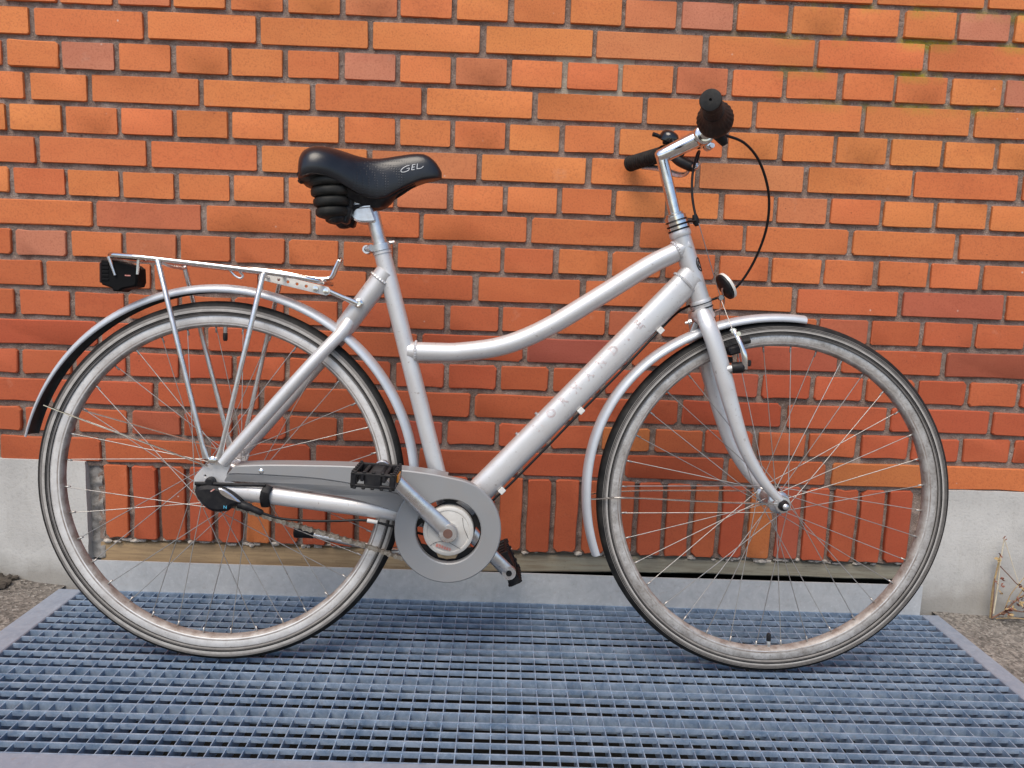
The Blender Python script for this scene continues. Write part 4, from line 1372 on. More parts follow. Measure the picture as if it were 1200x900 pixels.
add_tube(bm, [(0.852, 0, 0.8705), (0.866, 0, 0.872), (0.880, 0.003, 0.8735)], [(0.0025, 0.007)]*3, 8, side=Y)
add_lathe(bm, [(0.0045, -0.012), (0.0065, -0.004), (0.0065, 0.004), (0.0035, 0.010)], (0.882, 0.005, 0.874), V(0.25, 0, -0.95), 10)
finish('cable_stop', bm, 'plastic', bike, smooth=40)
# straddle of the brake wire and its yoke
bm = nb()
for s in (-1, 1):
    add_tube(bm, [(0.936, 0.0, 0.730), (0.950, 0.045*s, 0.668)], 0.0008, 5)
add_lathe(bm, [(0.005, -0.005), (0.005, 0.005)], (0.936, 0, 0.731), Y, 8)
finish('brake_wire', bm, 'steel_cable', bike, smooth=40)

# --- front brake
for s in (-1, 1):
    bm = nb()
    add_tube(bm, smooth_pts([(0.970, 0.064*s, 0.600), (0.967, 0.066*s, 0.625), (0.958, 0.062*s, 0.650), (0.950, 0.048*s, 0.671)], 4), [(0.0055, 0.0035)]*6+[(0.0042, 0.003)]*7, 10, side=Y)
    add_lathe(bm, [(0.0055, -0.004), (0.0055, 0.004)], (0.9495, 0.047*s, 0.669), V(0, 1, 0), 8)
    add_lathe(bm, [(0.0045, -0.004), (0.0045, 0.004)], (0.9555, 0.056*s, 0.664), V(0, 1, 0), 8)
    br = finish('brake_calliper', bm, 'chrome', bike, smooth=40)
    bm = nb()
    add_tube(bm, [(0.933, 0.050*s, 0.597), (0.949, 0.054*s, 0.600)], 0.0068, 12)
    finish('brake_boss', bm, 'silver', br, smooth=40)
    bm = nb()
    add_tube(bm, [(0.949, 0.055*s, 0.601), (0.966, 0.06*s, 0.603), (0.972, 0.06*s, 0.605)], [0.0105, 0.0105, 0.006], 12)
    add_box(bm, (0.958, 0.035*s, 0.634), (0.03, 0.02, 0.016), Matrix.Rotation(-0.3, 3, 'Y'), 0.003)
    add_box(bm, (0.978, 0.055*s, 0.611), (0.010, 0.01, 0.012), None, 0.002)
    finish('brake_spring', bm, 'plastic', br, smooth=40)
    bm = nb()
    add_tube(bm, smooth_pts([(0.935, 0.0215*s, 0.634), (0.96, 0.0215*s, 0.6445), (0.99, 0.0215*s, 0.653)], 4), [(0.0062, 0.006)]*9, 8, side=Y)
    add_lathe(bm, [(0.004, 0), (0.004, 0.03)], (0.976, 0.022*s, 0.648), V(-0.35, s, -0.1), 8)
    finish('brake_pad', bm, 'rubber', br, smooth=40)

# --- front reflector
bm = nb()
rc = V(0.945, -0.002, 0.753); rn = V(0.80, 0.10, 0.52).normalized()
add_lathe(bm, [(0.004, -0.008), (0.020, -0.0075), (0.0255, -0.005), (0.0265, 0.001), (0.024, 0.001)], rc, rn, 28, mi=0)
add_lathe(bm, [(0.0268, -0.001), (0.0268, 0.004), (0.022, 0.0065), (0.006, 0.0075)], rc, rn, 28, mi=1)
rfl = finish('front_reflector', bm, ['plastic', 'lens_white'], bike, smooth=40)
bm = nb()
add_tube(bm, smooth_pts([(0.908, 0, 0.693), (0.925, 0, 0.704), (0.940, 0, 0.712), (0.943, 0, 0.726), (0.938, 0, 0.745), (0.94, 0, 0.751)], 4), [(0.0012, 0.005)]*21, 8, side=Y)
finish('bracket', bm, 'alloy', rfl, smooth=40)
cable([(0.919, 0.0, 0.712), (0.925, 0.0, 0.70), (0.9245, 0.01, 0.68), (0.92, 0.012, 0.665)], 0.0024)

# --- stem, handlebar, grips
bm = nb()
q0, q1 = V(0.8415, 0, 0.880), V(0.8085, 0, 0.9945)
add_tube(bm, [q0-(q1-q0)*0.15, q0, q1], 0.0111, 20)
e0, e1 = V(0.806, 0, 0.9885), V(0.878, 0, 1.0265)
add_tube(bm, [e0-(e1-e0)*0.06, e0, e0.lerp(e1, 0.5), e1], [0.0105, 0.0135, 0.0148, 0.0155], 20)
ed = (e1-e0).normalized()
add_lathe(bm, [(0.0135, -0.024), (0.0175, -0.023), (0.019, -0.021), (0.019, 0.021), (0.0175, 0.023), (0.0135, 0.024)], e1+ed*0.006, Y, 28)
add_box(bm, e1+V(0.0185, -0.002, -0.0145), (0.016, 0.022, 0.016), Matrix.Rotation(0.5, 3, 'Y'), 0.004)
stem = finish('stem', bm, 'chrome', bike, smooth=40)
bm = nb(); add_lathe(bm, [(0.0045, -0.016), (0.0045, 0.014), (0.002, 0.016)], e1+V(0.021, -0.004, -0.017), Y, 10)
finish('clamp_bolt', bm, 'alloy', stem, smooth=40)
bc = e1+ed*0.006
hbp = smooth_pts([(0.824, -0.272, 1.0175), (0.842, -0.22, 1.018), (0.860, -0.17, 1.019), (0.877, -0.115, 1.026), (0.8835, -0.06, 1.030), (0.8845, -0.02, 1.0298), (0.8840, 0.02, 1.0298),
                  (0.881, 0.06, 1.030), (0.866, 0.105, 1.027), (0.840, 0.15, 1.0245), (0.812, 0.20, 1.0225), (0.793, 0.234, 1.0216)], 5)
bm = nb(); add_tube(bm, hbp, 0.0112, 18)
hb = finish('handlebar', bm, 'chrome', bike, smooth=50)
def along(i0, i1, k): return Vector(hbp[i0]).lerp(Vector(hbp[i1]), k)
# near grip with the flared twist collar
ge, gi = V(0.8215, -0.280, 1.0173), V(0.861, -0.166, 1.0192)
gd = (ge-gi).normalized(); gl = (ge-gi).length
bm = nb()
prof = [(0.0125, 0.012), (0.0165, 0.016)]
nrib = 16
for i in range(nrib):
    h0 = 0.016+(gl-0.020)*i/nrib; stp = (gl-0.020)/nrib
    prof += [(0.0158, h0+0.1*stp), (0.0158, h0+0.6*stp), (0.0149, h0+0.7*stp), (0.0149, h0+stp)]
prof += [(0.0170, gl-0.004), (0.0172, gl-0.001), (0.0162, gl+0.0015), (0.012, gl+0.0026), (0.0022, gl+0.0028), (0.0022, gl-0.001), (0.0005, gl-0.001)]
add_lathe(bm, prof, gi, gd, 28)
finish('grip', bm, 'rubber', bike, smooth=30)
bm = nb()
prof = [(0.0125, -0.028), (0.022, -0.026), (0.027, -0.019), (0.0298, -0.010), (0.0306, 0.0), (0.0296, 0.006), (0.0258, 0.016), (0.0212, 0.030), (0.0182, 0.044), (0.0165, 0.052), (0.014, 0.053)]
# knurled collar
c_ = gi; ax_ = gd
refv = V(0, 0, 1); X_ = (refv-ax_*refv.dot(ax_)).normalized(); Yv = ax_.cross(X_)
rings = []
seg = 96
for (r, h) in prof:
    rings.append([bm.verts.new(c_+ax_*h+(X_*math.cos(2*PI*k/seg)+Yv*math.sin(2*PI*k/seg))*(r-(0.0008 if (k % 4 < 2 and 0.0 <= h < 0.04) else 0))) for k in range(seg)])
for A, B in zip(rings, rings[1:]):
    for k in range(seg): bm.faces.new((A[k], A[(k+1) % seg], B[(k+1) % seg], B[k]))
bm.faces.new(rings[0][::-1]); bm.faces.new(rings[-1])
add_tube(bm, [(0.872, -0.143, 1.000), (0.884, -0.141, 0.990), (0.888, -0.140, 0.984)], [0.009, 0.008, 0.0055], 12)
tw = finish('twist_shifter', bm, 'rubber', bike, smooth=30)
# far grip, touching the wall
fi, fe2 = V(0.846, 0.139, 1.0255), V(0.7905, 0.2385, 1.0215)
bm = nb()
fd = (fe2-fi); fl_ = fd.length
prof = [(0.0122, 0), (0.017, 0.001), (0.0178, 0.005), (0.0168, 0.008)]
for i in range(14):
    h0 = 0.008+(fl_-0.014)*i/14; stp = (fl_-0.014)/14
    prof += [(0.0162, h0+0.1*stp), (0.0162, h0+0.6*stp), (0.0153, h0+0.7*stp), (0.0153, h0+stp)]
prof += [(0.0172, fl_-0.005), (0.0170, fl_-0.001), (0.015, fl_), (0.003, fl_+0.0005)]
add_lathe(bm, prof, fi, fd, 24)
finish('grip', bm, 'rubber', bike, smooth=30)
# brake lever on the far side
bm = nb()
add_lathe(bm, [(0.0125, -0.010), (0.0165, -0.009), (0.0165, 0.009), (0.0125, 0.010)], V(0.862, 0.111, 1.0268), V(0.5, -0.85, 0), 16)
add_tube(bm, smooth_pts([(0.858, 0.11, 1.015), (0.868, 0.10, 1.003), (0.884, 0.085, 0.992), (0.893, 0.078, 0.986)], 4), [0.0105]*10+[0.009]*3, 12)
lv = finish('brake_lever', bm, 'plastic', bike, smooth=40)
bm = nb()
add_tube(bm, smooth_pts([(0.886, 0.088, 0.987), (0.881, 0.102, 0.979), (0.868, 0.122, 0.981), (0.842, 0.160, 0.998), (0.815, 0.205, 1.010)], 5), [(0.0035, 0.007)]*21, 10)
finish('lever_blade', bm, 'alloy', lv, smooth=40)
bm = nb()
add_lathe(bm, [(0.0058, 0), (0.0072, 0.003), (0.0072, 0.009), (0.0045, 0.011), (0.0045, 0.016)], V(0.889, 0.076, 0.986), V(0.6, -0.4, 0.5), 12)
finish('barrel_adjuster', bm, 'chrome', lv, smooth=40)
# bell
bm = nb()
bc2 = V(0.852, 0.132, 1.0265)
add_lathe(bm, [(0.0125, -0.006), (0.0155, -0.0055), (0.0155, 0.0055), (0.0125, 0.006)], bc2, V(0.5, -0.85, 0), 16)
add_box(bm, bc2+V(0.003, -0.004, 0.020), (0.018, 0.012, 0.014), None, 0.003)
add_box(bm, bc2+V(-0.008, -0.010, 0.020), (0.016, 0.014, 0.014), None, 0.003)
add_tube(bm, [bc2+V(-0.016, -0.012, 0.024), bc2+V(-0.028, -0.014, 0.029), bc2+V(-0.038, -0.016, 0.031)], [0.0045, 0.004, 0.0045], 10)
bell = finish('bell', bm, 'plastic', bike, smooth=40)
bm = nb()
dn = V(0.35, -0.30, 0.9).normalized()
add_lathe(bm, [(0.0175, 0), (0.0200, 0.001), (0.0202, 0.007), (0.0188, 0.014), (0.014, 0.0195), (0.007, 0.022), (0.0005, 0.0225)], bc2+V(-0.007, -0.012, 0.018), dn, 28)
finish('bell_dome', bm, 'gloss_black', bell, smooth=50)

# --- seat post, clamp, saddle
bm = nb()
sp0 = V(0.288, 0, 0.806); sp1 = V(0.262, 0, 0.868)
sdir_ = (st[0]-st[1]).normalized()
add_tube(bm, [st[0]-sdir_*0.03, st[0]+sdir_*0.068], 0.0132, 20)
post = finish('seat_post', bm, 'alloy', bike, smooth=40)
bm = nb()
hc = st[0]+sdir_*0.066
lp = smooth_pts([(0.231, 0.872), (0.237, 0.853), (0.250, 0.845), (0.270, 0.845), (0.282, 0.848), (0.278, 0.862), (0.270, 0.882), (0.266, 0.889), (0.245, 0.888)], 3, True)
add_prism(bm, lp, -0.021, 0.021, cham=0.003)
for k in range(3):
    a = V(0.236+0.001*k, 0, 0.876+0.0055*k-0.002)
    add_tube(bm, [(0.232+k*0.002, -0.0215, 0.869+k*0.0062), (0.272, -0.0215, 0.874+k*0.0062)], 0.0022, 6)
sc_ = finish('saddle_clamp', bm, 'alloy', post, smooth=35)
for k in range(2):
    bm = nb(); add_box(bm, (0.2525, -0.0213, 0.8705+k*0.0075), (0.036, 0.0016, 0.0026), Matrix.Rotation(-0.13, 3, 'Y'), 0)
    finish('groove', bm, 'plastic', sc_, smooth=0)
bm = nb()
add_lathe(bm, [(0.0165, -0.007), (0.0195, -0.006), (0.0195, 0.006), (0.0165, 0.007)], st[0]+sdir_*0.002, sdir_, 24)
for (dx) in (0.0,):
    add_tube(bm, [(0.262, -0.006, 0.796), (0.275, -0.016, 0.7985)], 0.0068, 14)
    add_lathe(bm, [(0.0078, -0.012), (0.0078, 0.012)], (0.2655, -0.002, 0.796), Y, 16)
    add_tube(bm, [(0.306, 0.0, 0.811), (0.316, -0.002, 0.812)], 0.0035, 8)
clampo = finish('seat_clamp', bm, 'alloy', bike, smooth=40)
bm = nb(); add_lathe(bm, [(0.0042, 0), (0.0042, 0.0012), (0.002, 0.0012)], (0.2655, -0.0138, 0.796), -Y, 10)
finish('clamp_bolt', bm, 'plastic', clampo, smooth=30)

def sm(tab): return [(p[0], p[1]) for p in smooth_pts(tab, 5)]
topT = sm([(0.1345, 0.946), (0.137, 0.957), (0.143, 0.965), (0.155, 0.972), (0.178, 0.976), (0.214, 0.972), (0.251, 0.964), (0.284, 0.963), (0.32, 0.970), (0.35, 0.975), (0.370, 0.974), (0.386, 0.964), (0.396, 0.951), (0.400, 0.944)])
botT = sm([(0.1345, 0.916), (0.151, 0.917), (0.174, 0.921), (0.201, 0.918), (0.231, 0.906), (0.252, 0.896), (0.279, 0.890), (0.302, 0.895), (0.327, 0.911), (0.361, 0.928), (0.385, 0.934), (0.400, 0.9375)])
widT = sm([(0.1345, 0.030), (0.138, 0.055), (0.146, 0.076), (0.160, 0.088), (0.18, 0.090), (0.205, 0.083), (0.235, 0.064), (0.265, 0.046), (0.30, 0.034), (0.34, 0.027), (0.37, 0.024), (0.388, 0.019), (0.396, 0.012), (0.400, 0.005)])
SHR = 0.0095
us = [0.1345, 0.136, 0.138, 0.141, 0.145, 0.15, 0.157, 0.165, 0.174, 0.184, 0.195, 0.206, 0.217, 0.228, 0.239, 0.25, 0.262, 0.274, 0.287, 0.3, 0.314, 0.328, 0.342, 0.355, 0.366, 0.376, 0.384, 0.39, 0.395, 0.398, 0.400]
bm = nb()
rings = []
NS = 24
def saddle_pt(u, f):
    """f from 0 (near edge) over the top to 1 (far edge)."""
    vt, vb, w = interp(topT, u), interp(botT, u), interp(widT, u)
    a = PI*f
    n = -w*math.copysign(abs(math.cos(a))**0.72, math.cos(a))
    z = vb + (vt-vb)*abs(math.sin(a))**0.62
    # shallow groove along the crown
    return V(u + SHR*max(0, (0.26-u)/0.126), n, z)
for u in us:
    ring = [bm.verts.new(saddle_pt(u, k/NS)) for k in range(NS+1)]
    w, vb = interp(widT, u), interp(botT, u)
    u2 = u + SHR*max(0, (0.26-u)/0.126)
    ring += [bm.verts.new((u2, w*0.97, vb-0.003)), bm.verts.new((u2, w*0.86, vb-0.0045)), bm.verts.new((u2, 0, vb-0.003)), bm.verts.new((u2, -w*0.86, vb-0.0045)), bm.verts.new((u2, -w*0.97, vb-0.003))]
    rings.append(ring)
for A, B in zip(rings, rings[1:]):
    m = len(A)
    for k in range(m): bm.faces.new((A[k], A[(k+1) % m], B[(k+1) % m], B[k]))
bm.faces.new(rings[0]); bm.faces.new(rings[-1][::-1])
saddle = finish('saddle', bm, 'saddle', bike, smooth=55)
# moulded base under the cover
bm = nb()
rings = []
undT = sm([(0.140, 0.911), (0.18, 0.905), (0.22, 0.893), (0.25, 0.878), (0.27, 0.873), (0.286, 0.872), (0.305, 0.883), (0.321, 0.905), (0.345, 0.922), (0.38, 0.9325), (0.393, 0.937)])
for i in range(26):
    u = 0.150 + (0.393-0.150)*i/25
    w, vb = interp(widT, u)*0.88, interp(botT, u)+0.004
    vu = min(interp(undT, u), vb-0.004)
    wl = w*(0.8 if u < 0.24 else 0.55)
    rings.append([bm.verts.new(p) for p in ((u, -w, vb), (u, -w*0.97, vb-0.3*(vb-vu)), (u, -wl, vu), (u, wl, vu), (u, w*0.97, vb-0.3*(vb-vu)), (u, w, vb))])
for A, B in zip(rings, rings[1:]):
    for k in range(6): bm.faces.new((A[k], A[(k+1) % 6], B[(k+1) % 6], B[k]))
bm.faces.new(rings[0]); bm.faces.new(rings[-1][::-1])
add_tube(bm, [(0.147, -0.04, 0.912), (0.152, -0.046, 0.9085), (0.160, -0.05, 0.913)], 0.004, 6)
finish('saddle_base', bm, 'plastic', saddle, smooth=40)
# ribbed spring covers
for s in (-1, 1):
    bm = nb()
    a = V(0.200, 0.042*s, 0.922); b = V(0.2075, 0.040*s, 0.846)
    d = b-a; L = d.length
    prof = [(0.020, 0)]
    nr_ = 4
    for k in range(nr_):
        rr0 = 0.0375-0.0028*k
        for m in range(7):
            t = m/6
            prof.append((rr0-0.0055*(2*t-1)**4, L*(0.02+0.94*(k+t*0.98)/nr_)))
    prof.append((0.020, L*0.97)); prof.append((0.012, L))
    add_lathe(bm, prof, a, d, 36)
    finish('spring_cover', bm, 'boot', saddle, smooth=40)
bm = nb()
for s in (-1, 1):
    add_tube(bm, smooth_pts([(0.185, 0.04*s, 0.854), (0.205, 0.042*s, 0.846), (0.228, 0.034*s, 0.846), (0.242, 0.022*s, 0.868), (0.255, 0.021*s, 0.874), (0.30, 0.019*s, 0.890), (0.35, 0.012*s, 0.922)], 4), 0.0036, 8)
    add_lathe(bm, [(0.016, 0), (0.017, 0.006), (0.012, 0.012), (0.005, 0.014)], (0.214, 0.04*s, 0.852), V(0.15, 0, -1), 16)
    add_box(bm, (0.228, 0.03*s, 0.856), (0.022, 0.028, 0.032), Matrix.Rotation(0.25, 3, 'Y'), 0.004)
    add_box(bm, (0.236, 0.026*s, 0.886), (0.012, 0.02, 0.04), Matrix.Rotation(-0.1, 3, 'Y'), 0.003)
finish('saddle_spring', bm, 'plastic', saddle, smooth=40)
# GEL lettering on the near side of the nose
def saddle_project(u, v):
    lo, hi = 0.03, 0.5
    for _ in range(24):
        m = (lo+hi)/2
        if saddle_pt(u, m).z < v: lo = m
        else: hi = m
    p = saddle_pt(u, lo)
    return p + V(0, -0.0006, 0.0002)
bm = nb()
o_ = V(0.3335, 0, 0.9375); dx_ = V(0.966, 0, 0.259); dz_ = V(-0.02, 0, 1)
def stroke(pts2, r=0.0007):
    pts = []
    for (a, b) in pts2:
        p = o_ + dx_*a + dz_*b
        pts.append(saddle_project(p.x, p.z))
    add_tube(bm, pts, r, 5)
def arcpts(pts): return smooth_pts(pts, 5)
K = 1.12
def sk(pts2): stroke([(a*K, b*K) for a, b in pts2], 0.00062)
sk(arcpts([(0.0085, 0.0083), (0.003, 0.0080), (-0.003, 0.0055), (-0.0055, 0.0025), (-0.0040, 0.0000), (0.001, -0.0008), (0.0062, 0.0003), (0.0082, 0.0020)]))
sk([(0.0082, 0.0020), (0.0084, 0.0040)]); sk([(0.0040, 0.0041), (0.0084, 0.0040)])
sk([(0.0122, 0.0000), (0.0135, 0.0082)]); sk([(0.0135, 0.0082), (0.0185, 0.0080)]); sk([(0.0129, 0.0042), (0.0172, 0.0041)]); sk([(0.0122, 0.0000), (0.0172, -0.0001)])
sk([(0.0216, 0.0082), (0.0210, 0.0000)]); sk([(0.0210, 0.0000), (0.0268, -0.0003)]); sk(arcpts([(0.0268, -0.0003), (0.0290, 0.0002), (0.0318, 0.0022)]))
finish('lettering', bm, 'white_print', saddle, smooth=0)

# --- luggage rack
bm = nb()
railp = [(-0.188, 0.7662), (-0.13, 0.7635), (-0.082, 0.760), (0.0, 0.7535), (0.076, 0.747), (0.152, 0.7385), (0.19, 0.7315)]
near = [(a, -0.058, b) for a, b in railp]; far = [(a, 0.058, b) for a, b in reversed(railp)]
loop = near[:1] and ([( -0.175, -0.058, 0.7655)] + near[1:-1] + [(0.178, -0.056, 0.734), (0.19, -0.045, 0.7315), (0.192, 0, 0.731), (0.19, 0.045, 0.7315), (0.178, 0.056, 0.734)] + far[1:-1] + [(-0.175, 0.058, 0.7655), (-0.188, 0.045, 0.7662), (-0.190, 0, 0.7662), (-0.188, -0.045, 0.7662)])
add_tube(bm, loop, 0.0046, 10, closed=True)
for y in (-0.02, 0.02):
    add_tube(bm, [(a, y, b-0.001) for a, b in railp], 0.0034, 8)
for u in (-0.12, 0.02, 0.12):
    v = interp(railp, u)
    add_tube(bm, [(u, -0.057, v-0.002), (u, 0.057, v-0.002)], 0.0032, 8)
rack = finish('luggage_rack', bm, 'chrome', bike, smooth=40)
for s in (-1, 1):
    for (a, b) in (((-0.097, 0.757), (-0.009, 0.404)), ((0.089, 0.741), (0.014, 0.402))):
        bm = nb()
        A = V(a[0], 0.060*s, a[1]); B = V(b[0], 0.0675*s, b[1])
        add_tube(bm, [A+V(0.004*(1 if a[0] > 0 else -1), -0.004*s, 0.004), A, A.lerp(B, 0.5), A.lerp(B, 0.93), B], [0.0048, 0.0048, 0.0046, 0.0048, (0.0075, 0.002)], 10)
        finish('rack_leg', bm, 'alloy', rack, smooth=40)
    bm = nb(); add_lathe(bm, [(0.0075, 0), (0.0075, 0.004), (0.0045, 0.006), (0.001, 0.006)], (0.004, 0.068*s, 0.402), V(0, s, 0), 12)
    finish('bolt', bm, 'chrome', rack, smooth=40)
# cross stiffeners between each pair of legs (seen behind the rail)
for u in (-0.094, 0.086):
    bm = nb()
    v = interp(railp, u)
    add_tube(bm, smooth_pts([(u, -0.056, v-0.004), (u+0.006, -0.03, v-0.010), (u+0.007, 0.03, v-0.010), (u, 0.056, v-0.004)], 4), 0.003, 8)
    finish('stiffener', bm, 'alloy', rack, smooth=40)
# perforated strut, rod to the seat stay
bm = nb()
d = V(0.2-0.08, 0, 0.7175-0.742); ang = math.atan2(d.z, d.x)
def lc(x, z): return (0.075+x*math.cos(ang)-z*math.sin(ang), 0.7405+x*math.sin(ang)+z*math.cos(ang))
lp = [lc(x, z) for x, z in ((0, -0.008), (0.126, -0.008), (0.131, -0.004), (0.131, 0.004), (0.126, 0.008), (0, 0.008))]
add_prism(bm, lp, -0.035, -0.033, [circ(lc(x, 0), 0.0028, 10) for x in (0.036, 0.053, 0.070, 0.087)], cham=0.0005)
strut = finish('rack_strut', bm, 'clip', rack, smooth=0)
bm = nb()
for x in (0.105, 0.124):
    p = lc(x, 0); add_lathe(bm, [(0.0055, 0), (0.005, 0.003), (0.001, 0.0035)], (p[0], -0.0352, p[1]), -Y, 10)
add_tube(bm, [(0.194, -0.03, 0.719), (0.225, -0.027, 0.706), (0.252, -0.024, 0.695)], [0.0046, 0.0046, (0.006, 0.0025)], 10)
add_lathe(bm, [(0.0085, 0), (0.0085, 0.005), (0.005, 0.007), (0.004, 0.004), (0.001, 0.004)], (0.254, -0.020, 0.6955), -Y, 14)
finish('strut_rod', bm, 'chrome', rack, smooth=40)
# sprung clip hook
bm = nb()
for y in (-0.034, -0.020):
    add_tube(bm, smooth_pts([(0.05, y, 0.752), (0.11, y, 0.7475), (0.165, y, 0.739), (0.188, y, 0.738), (0.204, y, 0.741), (0.212, y, 0.757), (0.2185, y, 0.772)], 5), 0.0034, 8)
add_tube(bm, smooth_pts([(0.2185, -0.034, 0.772), (0.221, -0.027, 0.775), (0.2185, -0.020, 0.772)], 4), 0.0034, 8)
finish('clip_hook', bm, 'chrome', rack, smooth=40)
# hanging loop under the rail
bm = nb()
add_tube(bm, smooth_pts([(0.025, -0.05, 0.749), (0.035, -0.05, 0.738), (0.045, -0.05, 0.733), (0.050, -0.05, 0.737), (0.044, -0.05, 0.745)], 4), 0.0022, 7)
finish('spring_loop', bm, 'alloy', rack, smooth=40)

# --- rear light hanging under the rack
bm = nb()
lp = [(-0.2065, 0.757), (-0.2085, 0.75), (-0.2085, 0.718), (-0.2055, 0.7125), (-0.187, 0.707), (-0.184, 0.7015), (-0.172, 0.7015), (-0.166, 0.706), (-0.141, 0.7115), (-0.1375, 0.72), (-0.1385, 0.744), (-0.146, 0.7495), (-0.176, 0.757)]
lp = [(-0.2065+(a+0.2085)*0.93, b) for a, b in lp]
add_prism(bm, lp, -0.046, -0.008, cham=0.003)
rl = finish('rear_light', bm, 'matt_black', bike, smooth=20)
bm = nb()
for k in range(5):
    add_box(bm, (-0.197, -0.0462, 0.749-k*0.0068), (0.013, 0.0018, 0.0046), None, 0.0006)
finish('vent_rib', bm, 'matt_black', rl, smooth=0)
bm = nb(); add_box(bm, (-0.2070, -0.027, 0.734), (0.004, 0.034, 0.036), None, 0.0015)
finish('lens', bm, 'lens_red', rl, smooth=0)
bm = nb(); add_box(bm, (-0.157, -0.0463, 0.7305), (0.010, 0.0008, 0.0022), None, 0)
finish('worn_print', bm, 'red_print', rl, smooth=0)
for (a, b) in (((-0.189, 0.7655), (-0.178, 0.730)), ((-0.136, 0.7625), (-0.1385, 0.733))):
    bm = nb()
    add_tube(bm, [(a[0]+0.002, -0.03, a[1]), (a[0], -0.049, a[1]-0.004), (b[0], -0.049, b[1])], [0.0028, 0.0034, 0.0022], 8)
    finish('light_bracket', bm, 'alloy', rl, smooth=40)

# ------------------------------------------------------------------ weeds and grit
def stem_mesh(bm, pts, r0, r1, mi=0):
    P = smooth_pts(pts, 4); n = len(P)
    add_tube(bm, P, [r0+(r1-r0)*i/(n-1) for i in range(n)], 6, mi=mi)
def leaf(bm, c, s, seed, mi=0):
    r = random.Random(seed)
    M = Matrix.Rotation(r.uniform(0, 6.28), 3, 'Z') @ Matrix.Rotation(r.uniform(-1.2, 1.2), 3, 'X') @ Matrix.Rotation(r.uniform(-1, 1), 3, 'Y')
    sh = [(-1, 0, 0), (-0.4, 0.45, 0.15), (0.3, 0.4, -0.1), (1, 0, 0.25), (0.3, -0.4, -0.12), (-0.4, -0.45, 0.2)]
    vs2 = [bm.verts.new(Vector(c)+M @ (V(*p)*s*r.uniform(0.8, 1.2))) for p in sh]
    mid = bm.verts.new(Vector(c)+M @ V(0, 0, 0.25*s))
    for i in range(6):
        f = bm.faces.new((vs2[i], vs2[(i+1) % 6], mid)); f.material_index = mi
weed = bpy.data.objects.new('dry_weed', None); COL.objects.link(weed)
WB = V(1.180, -0.028, -0.004)
weed.location = WB
tag(weed, 'tall withered weed with straw coloured stalks growing at the foot of the right plinth', 'weed')
for pts, r0, r1, mt in (([(0, 0, 0), (-0.002, 0.002, 0.07), (0.004, 0.004, 0.125), (0.007, 0.003, 0.155)], 0.0026, 0.002, 'dry_stem'),
                        ([(0.007, 0.002, 0.01), (0.010, 0.004, 0.08), (0.007, 0.002, 0.13), (0.008, 0.0, 0.195)], 0.0022, 0.0016, 'pale_stem'),
                        ([(0.008, 0.0, 0.195), (0.022, -0.003, 0.16), (0.04, -0.004, 0.118), (0.052, -0.006, 0.09)], 0.0012, 0.0008, 'pale_stem'),
                        ([(0.002, -0.002, 0), (0.025, -0.01, 0.022), (0.045, -0.012, 0.048), (0.075, -0.014, 0.072), (0.11, -0.01, 0.085)], 0.0024, 0.0013, 'brown_stem'),
                        ([(0.007, 0.0, 0.128), (0.03, -0.003, 0.106), (0.056, -0.006, 0.082), (0.09, -0.006, 0.07)], 0.0012, 0.001, 'brown_stem'),
                        ([(0.024, -0.01, 0.022), (0.034, -0.008, 0.06), (0.05, -0.01, 0.09), (0.075, -0.008, 0.125)], 0.0012, 0.0008, 'dry_stem')):
    bm = nb(); stem_mesh(bm, pts, r0, r1); finish('stem', bm, mt, weed, smooth=60)
for pts, r0, r1, mt in (([(0.03, -0.012, 0.03), (0.06, -0.03, 0.03), (0.09, -0.04, 0.05), (0.12, -0.04, 0.045)], 0.0014, 0.0008, 'brown_stem'),
                        ([(0.045, -0.012, 0.048), (0.06, -0.02, 0.09), (0.085, -0.02, 0.115), (0.12, -0.018, 0.15)], 0.0012, 0.0007, 'dry_stem'),
                        ([(0.0, -0.004, 0.0), (-0.004, -0.008, 0.05), (-0.006, -0.006, 0.10)], 0.0014, 0.0008, 'brown_stem'),
                        ([(0.01, -0.004, 0.0), (0.05, -0.02, 0.01), (0.10, -0.03, 0.006)], 0.0015, 0.0008, 'dry_stem')):
    bm = nb(); stem_mesh(bm, pts, r0, r1); finish('stem', bm, mt, weed, smooth=60)
for k in range(44):
    t_ = rng.random(); c_ = (0.012+0.075*t_, -0.012-0.02*rng.random(), 0.015+0.02*t_+0.10*rng.random()*t_)
    bm = nb(); leaf(bm, c_, rng.uniform(0.004, 0.009), 700+k)
    finish('leaf', bm, ('dead_leaf', 'dry_stem', 'brown_stem')[k % 3], weed, smooth=0)
for k, (x, y, z, s) in enumerate(((-0.006, -0.006, 0.148, 0.009), (-0.004, -0.008, 0.16, 0.007), (0.012, -0.005, 0.10, 0.006), (0.055, -0.014, 0.082, 0.010), (0.068, -0.016, 0.07, 0.012), (0.075, -0.012, 0.03, 0.011), (0.045, -0.012, 0.028, 0.008),
                                   (0.09, -0.01, 0.088, 0.010), (0.012, -0.006, 0.085, 0.007), (0.010, -0.006, 0.068, 0.007), (-0.003, -0.006, 0.092, 0.005), (0.008, 0, 0.198, 0.006), (0.035, -0.008, 0.046, 0.006), (0.05, -0.01, 0.088, 0.009))):
    bm = nb(); leaf(bm, (x, y, z), s, k); leaf(bm, (x+0.003, y-0.002, z-0.004), s*0.7, k+50)
    finish('leaf', bm, 'dead_leaf' if k % 3 else 'dry_stem', weed, smooth=0)
straw = bpy.data.objects.new('dry_straw', None); COL.objects.link(straw)
straw.location = (1.262, -0.006, 0.30)
tag(straw, 'bent dry grass straw hanging over the top of the right plinth at the picture edge', 'straw')
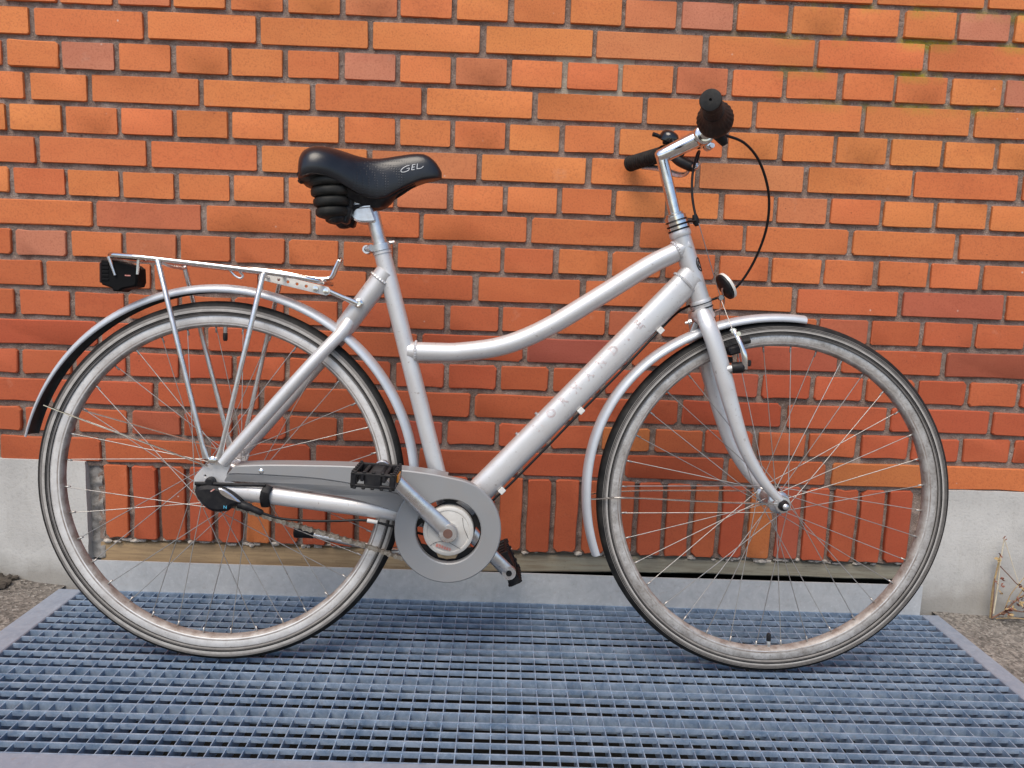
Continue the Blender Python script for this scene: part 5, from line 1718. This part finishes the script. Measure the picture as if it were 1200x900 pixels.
for pts in ([(0.03, -0.008, -0.03), (0.0, -0.012, 0.03), (-0.012, -0.010, 0.06), (-0.016, -0.002, 0.075)], [(-0.016, -0.002, 0.05), (-0.012, -0.006, 0.08), (-0.01, -0.004, 0.10)]):
    bm = nb(); stem_mesh(bm, pts, 0.0018, 0.001); finish('stem', bm, 'pale_stem', straw, smooth=60)
# moss and loose soil in the left corner
bm = nb()
for k in range(90):
    x = -1.30+rng.random()**0.6*0.19; y = -0.012-rng.random()*0.06
    h = rng.uniform(0.010, 0.034)*(1 if x < -1.16 else 0.45)
    lump(bm, (x, y, 0.014+h*0.3), (rng.uniform(0.006, 0.016), rng.uniform(0.006, 0.014), h*0.6), k)
o = finish('loose_soil', bm, 'soil', smooth=0)
tag(o, 'small dark heap of crumbled soil against the left plinth', 'soil', kind='stuff')
bm = nb()
for k in range(240):
    x = -1.27+rng.random()*0.115; y = -0.02-rng.random()*0.05
    a = rng.uniform(0, 6.28); h = rng.uniform(0.012, 0.045)
    dx, dy = math.cos(a)*0.010, math.sin(a)*0.010
    q = [bm.verts.new((x-0.0012, y, 0.01)), bm.verts.new((x+0.0012, y, 0.01)), bm.verts.new((x+dx*0.6+0.001, y+dy*0.6, 0.01+h*0.7)), bm.verts.new((x+dx*1.5, y+dy*1.5, 0.01+h))]
    bm.faces.new(q)
o = finish('moss', bm, 'moss', smooth=0)
tag(o, 'green tuft of moss and grass at the left picture edge beside the plinth', 'moss', kind='stuff')
bm = nb()
for k in range(900):
    left = rng.random() < 0.5
    x = rng.uniform(-1.6, GX0-0.006) if left else rng.uniform(GX1+0.006, 1.6)
    y = -0.012-rng.random()**1.4*0.55
    s = rng.uniform(0.0012, 0.0032)*(1.8 if rng.random() < 0.06 else 1)
    r_i = bmesh.ops.create_icosphere(bm, subdivisions=1, radius=1.0) if False else None
    z = ground_z(x, y)
    c = V(x, y, z+s*0.3)
    vs2 = [bm.verts.new(c+V(rng.uniform(0.6, 1.2)*s*a, rng.uniform(0.6, 1.2)*s*b, rng.uniform(0.6, 1.0)*s*d_)) for a, b, d_ in ((1, 0, 0), (-1, 0, 0), (0, 1, 0), (0, -1, 0), (0, 0, 1), (0, 0, -1))]
    for f in ((0, 2, 4), (2, 1, 4), (1, 3, 4), (3, 0, 4), (2, 0, 5), (1, 2, 5), (3, 1, 5), (0, 3, 5)): bm.faces.new([vs2[i] for i in f])
o = finish('gravel', bm, 'pebble', smooth=0)
tag(o, 'loose grit scattered on the ground beside the grating', 'gravel', kind='stuff')
bm = nb()
for k, (x, y) in enumerate(((1.27, -0.07), (1.285, -0.09), (1.25, -0.10), (-1.2, -0.16))):
    leaf(bm, (x, y, ground_z(x, y)+0.006), 0.012, 300+k)
o = finish('dead_leaves', bm, 'dead_leaf', smooth=0)
tag(o, 'few dry brown leaf scraps lying on the gritty ground', 'leaves', kind='stuff')
